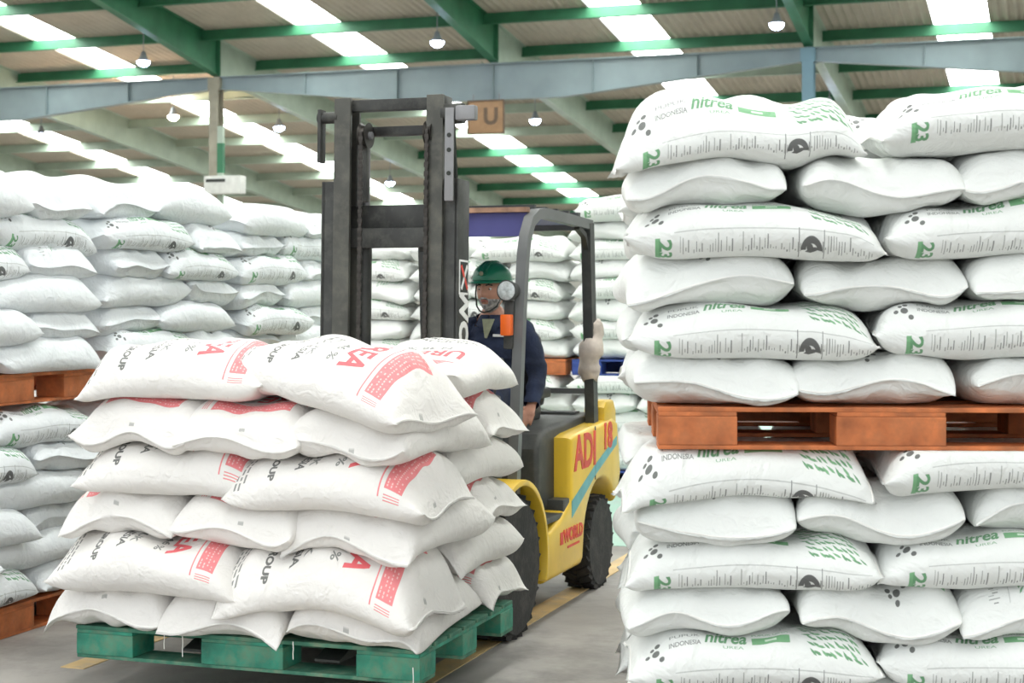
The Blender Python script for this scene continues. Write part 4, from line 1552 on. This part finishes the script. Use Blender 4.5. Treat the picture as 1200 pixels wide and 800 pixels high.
def past_wrist(q, wname, ename):
    w_, e_ = Vector(J[wname]), Vector(J[ename])
    d_ = (w_ - e_).normalized()
    t_ = (q - w_).dot(d_)
    return -0.008 < t_ < 0.26 and (q - w_ - d_ * t_).length < 0.088


def in_coverall(q):
    if past_wrist(q, 'wl', 'el') or past_wrist(q, 'wr', 'er'):
        return False
    if q.z < 0.735:
        return False
    if q.z > 1.50 and (q - Vector((0.10, 0.94, q.z))).length < 0.085 + 0.3 * max(0, 1.545 - q.z):
        return False
    return q.z < 1.56


garment('coverall', in_coverall, M['navy'], 0.015, 0.007)
garment('boots', lambda q: q.z < 0.80, M['seatblack'], 0.010, 0.001)
# collar flaps and undershirt
for sx in (-1, 1):
    b = MB()
    c = Vector(J['nk']) + Vector((0, -.005, -.02))
    ring = []
    for i in range(9):
        a = R(90 + sx * (178 - i * 20))
        ring.append((c + Vector((0.072 * math.cos(a), 0.068 * math.sin(a), 0.028 - 0.0 * i)), c + Vector((0.100 * math.cos(a), 0.096 * math.sin(a) - .010, -0.030 - (0.035 if i < 2 else 0)))))
    for i in range(8):
        vs = [b.bm.verts.new(q) for q in (ring[i][0], ring[i][1], ring[i + 1][1], ring[i + 1][0])]
        b.bm.faces.new(vs)
    bmesh.ops.remove_doubles(b.bm, verts=b.bm.verts, dist=0.0005)
    o = b.build('collar', M['navy'])
    so = o.modifiers.new('s', 'SOLIDIFY')
    so.thickness = 0.008
    bake(o)
    wear(o, 'collar', M['navy'])
b = MB()
n0 = Vector(J['nk'])
b.prism([(-0.035, 0.015), (0.035, 0.015), (0.006, -0.095), (-0.006, -0.095)], -0.004, 0.004, 'y')
bmesh.ops.transform(b.bm, matrix=Matrix.Translation(n0 + Vector((0, -0.092, -0.03))) @ Matrix.Rotation(R(-22), 4, 'X'), verts=b.bm.verts)
wear(b.build('undershirt', M['collar']), 'undershirt', M['collar'])
for sx in (-1, 1):
    b = MB().box(Vector(J['ch']) + Vector((sx * 0.085, -0.128, 0.0)), (0.11, 0.012, 0.11), Matrix.Rotation(R(-6), 3, 'X') @ Matrix.Rotation(sx * 0.25, 3, 'Z'), bev=0.004)
    pk = wear(b.build('chest_pocket', M['navy']), 'chest_pocket', M['navy'])
b = MB().box(Vector(J['ch']) + Vector((0.09, -0.140, 0.070)), (0.09, 0.006, 0.014), Matrix.Rotation(R(-6), 3, 'X') @ Matrix.Rotation(0.25, 3, 'Z'))
wear(b.build('name_tape', M['collar']), 'name_tape', M['white'])


def hp(x, y, z):
    return HC + yaw @ Vector((x, y, z))


# eyes, brows, lips, beard
for sx in (-1, 1):
    b = MB().sphere(hp(sx * .031, -.0735, .008), 0.0108, 14)
    e = wear(b.build('eye', M['eye']), 'eye', M['eye'])
    b = MB().sphere(hp(sx * .031 - .002, -.0815, .007), 0.0050, 10)
    q = wear(b.build('iris', M['iris']), 'iris', M['iris'])
    b = MB().tube([hp(sx * .014, -.094, .028), hp(sx * .03, -.0925, .033), hp(sx * .047, -.080, .028)], 0.0042, 8)
    wear(b.build('eyebrow', M['strap']), 'eyebrow', M['strap'])
b = MB().tube([hp(-.021, -.082, -.060), hp(-.010, -.0955, -.056), hp(0, -.0975, -.058), hp(.010, -.0955, -.056), hp(.021, -.082, -.060)], [.002, .005, .005, .005, .002], 8)
wear(b.build('lips', M['lip']), 'lips', M['lip'])
# beard: shell hugging the jaw and chin
bb = bmesh.new()
bmesh.ops.create_uvsphere(bb, u_segments=32, v_segments=24, radius=1.0)
dl = []
for v in bb.verts:
    p = v.co.copy()
    if p.z > -0.30 or p.y > 0.15 or (p.z > -0.52 and abs(p.x) < 0.22):
        dl.append(v)
        continue
    x, y, z = p.x * 0.079, p.y * 0.100, p.z * 0.124
    k = 1 - 0.32 * (min(1, -z / 0.118)) ** 1.6
    x *= k
    y = y * (1 - 0.20 * (-z / 0.118) ** 2) - 0.012 * (-z / 0.118)
    y -= 0.014 * math.exp(-((z + 0.098) / 0.018) ** 2) * math.exp(-(x / 0.028) ** 2)
    v.co = hp(x, y, z)
bmesh.ops.delete(bb, geom=dl, context='VERTS')
bme = bpy.data.meshes.new('beard')
bb.to_mesh(bme)
bb.free()
o = link('beard', bme)
so = o.modifiers.new('s', 'SOLIDIFY')
so.thickness = 0.006
bake(o)
wear(o, 'beard', M['beard'])
b = MB().tube([hp(-.026, -.080, -.052), hp(-.012, -.098, -.043), hp(0, -.1005, -.041), hp(.012, -.098, -.043), hp(.026, -.080, -.052)], [.003, .006, .006, .006, .003], 8)
wear(b.build('moustache', M['beard']), 'moustache', M['beard'])
# hard hat with brim, ridge and chin strap
b = MB()
hat = []
for i in range(13):
    a = i / 12 * PI / 2
    hat.append((0.118 * math.cos(a) ** 0.8 if i < 12 else 0.0008, 0.105 * math.sin(a) ** 0.95))
b.lathe([(0.111, 0.0)] + hat[0:] , (0, 0, 0), (0, 0, 1), 40)
for v in b.bm.verts:
    v.co.x *= 0.90
    v.co.y *= 1.06
    v.co = hp(v.co.x, v.co.y + 0.008, v.co.z + 0.052)
hh = wear(b.build('hard_hat', M['helmetgreen'], smooth=60), 'hard_hat', M['helmetgreen'])
b = MB()
ring = []
for i in range(48):
    a = 2 * PI * i / 48
    fr = max(0, -math.sin(a))
    r0x, r0y = 0.104, 0.122
    ext = 0.010 + 0.040 * fr ** 2
    ring.append((hp(r0x * math.cos(a), r0y * math.sin(a) + .008, 0.058), hp((r0x + ext * .7) * math.cos(a), (r0y + ext) * math.sin(a) + .008, 0.050 - 0.010 * fr)))
for i in range(48):
    j = (i + 1) % 48
    vs = [b.bm.verts.new(q) for q in (ring[i][0], ring[i][1], ring[j][1], ring[j][0])]
    b.bm.faces.new(vs)
bmesh.ops.remove_doubles(b.bm, verts=b.bm.verts, dist=0.0003)
o = b.build('hat_brim', M['helmetgreen'])
so = o.modifiers.new('s', 'SOLIDIFY')
so.thickness = 0.004
bake(o)
wear(o, 'hat_brim', M['helmetgreen'])
for dx in (-0.022, 0, 0.022):
    b = MB().tube([hp(dx, (0.125 * math.cos(a)) + .008, 0.052 + 0.108 * math.sin(a) ** .95) for a in [R(15 + k * 15) for k in range(11)]], 0.006, 8)
    wear(b.build('hat_ridge', M['helmetgreen']), 'hat_ridge', M['helmetgreen'])
b = MB().sphere(hp(0, -0.121, 0.092), 0.013, 10, (1, .4, 1))
wear(b.build('hat_badge', M['collar']), 'hat_badge', M['collar'])
b = MB().tube([hp(-.082, -.02, .05), hp(-.083, -.03, -.02), hp(-.062, -.055, -.085), hp(-.03, -.080, -.112), hp(0, -.090, -.119), hp(.03, -.080, -.112), hp(.062, -.055, -.085), hp(.083, -.03, -.02), hp(.082, -.02, .05)], 0.0045, 8)
wear(b.build('chin_strap', M['strap']), 'chin_strap', M['strap'])
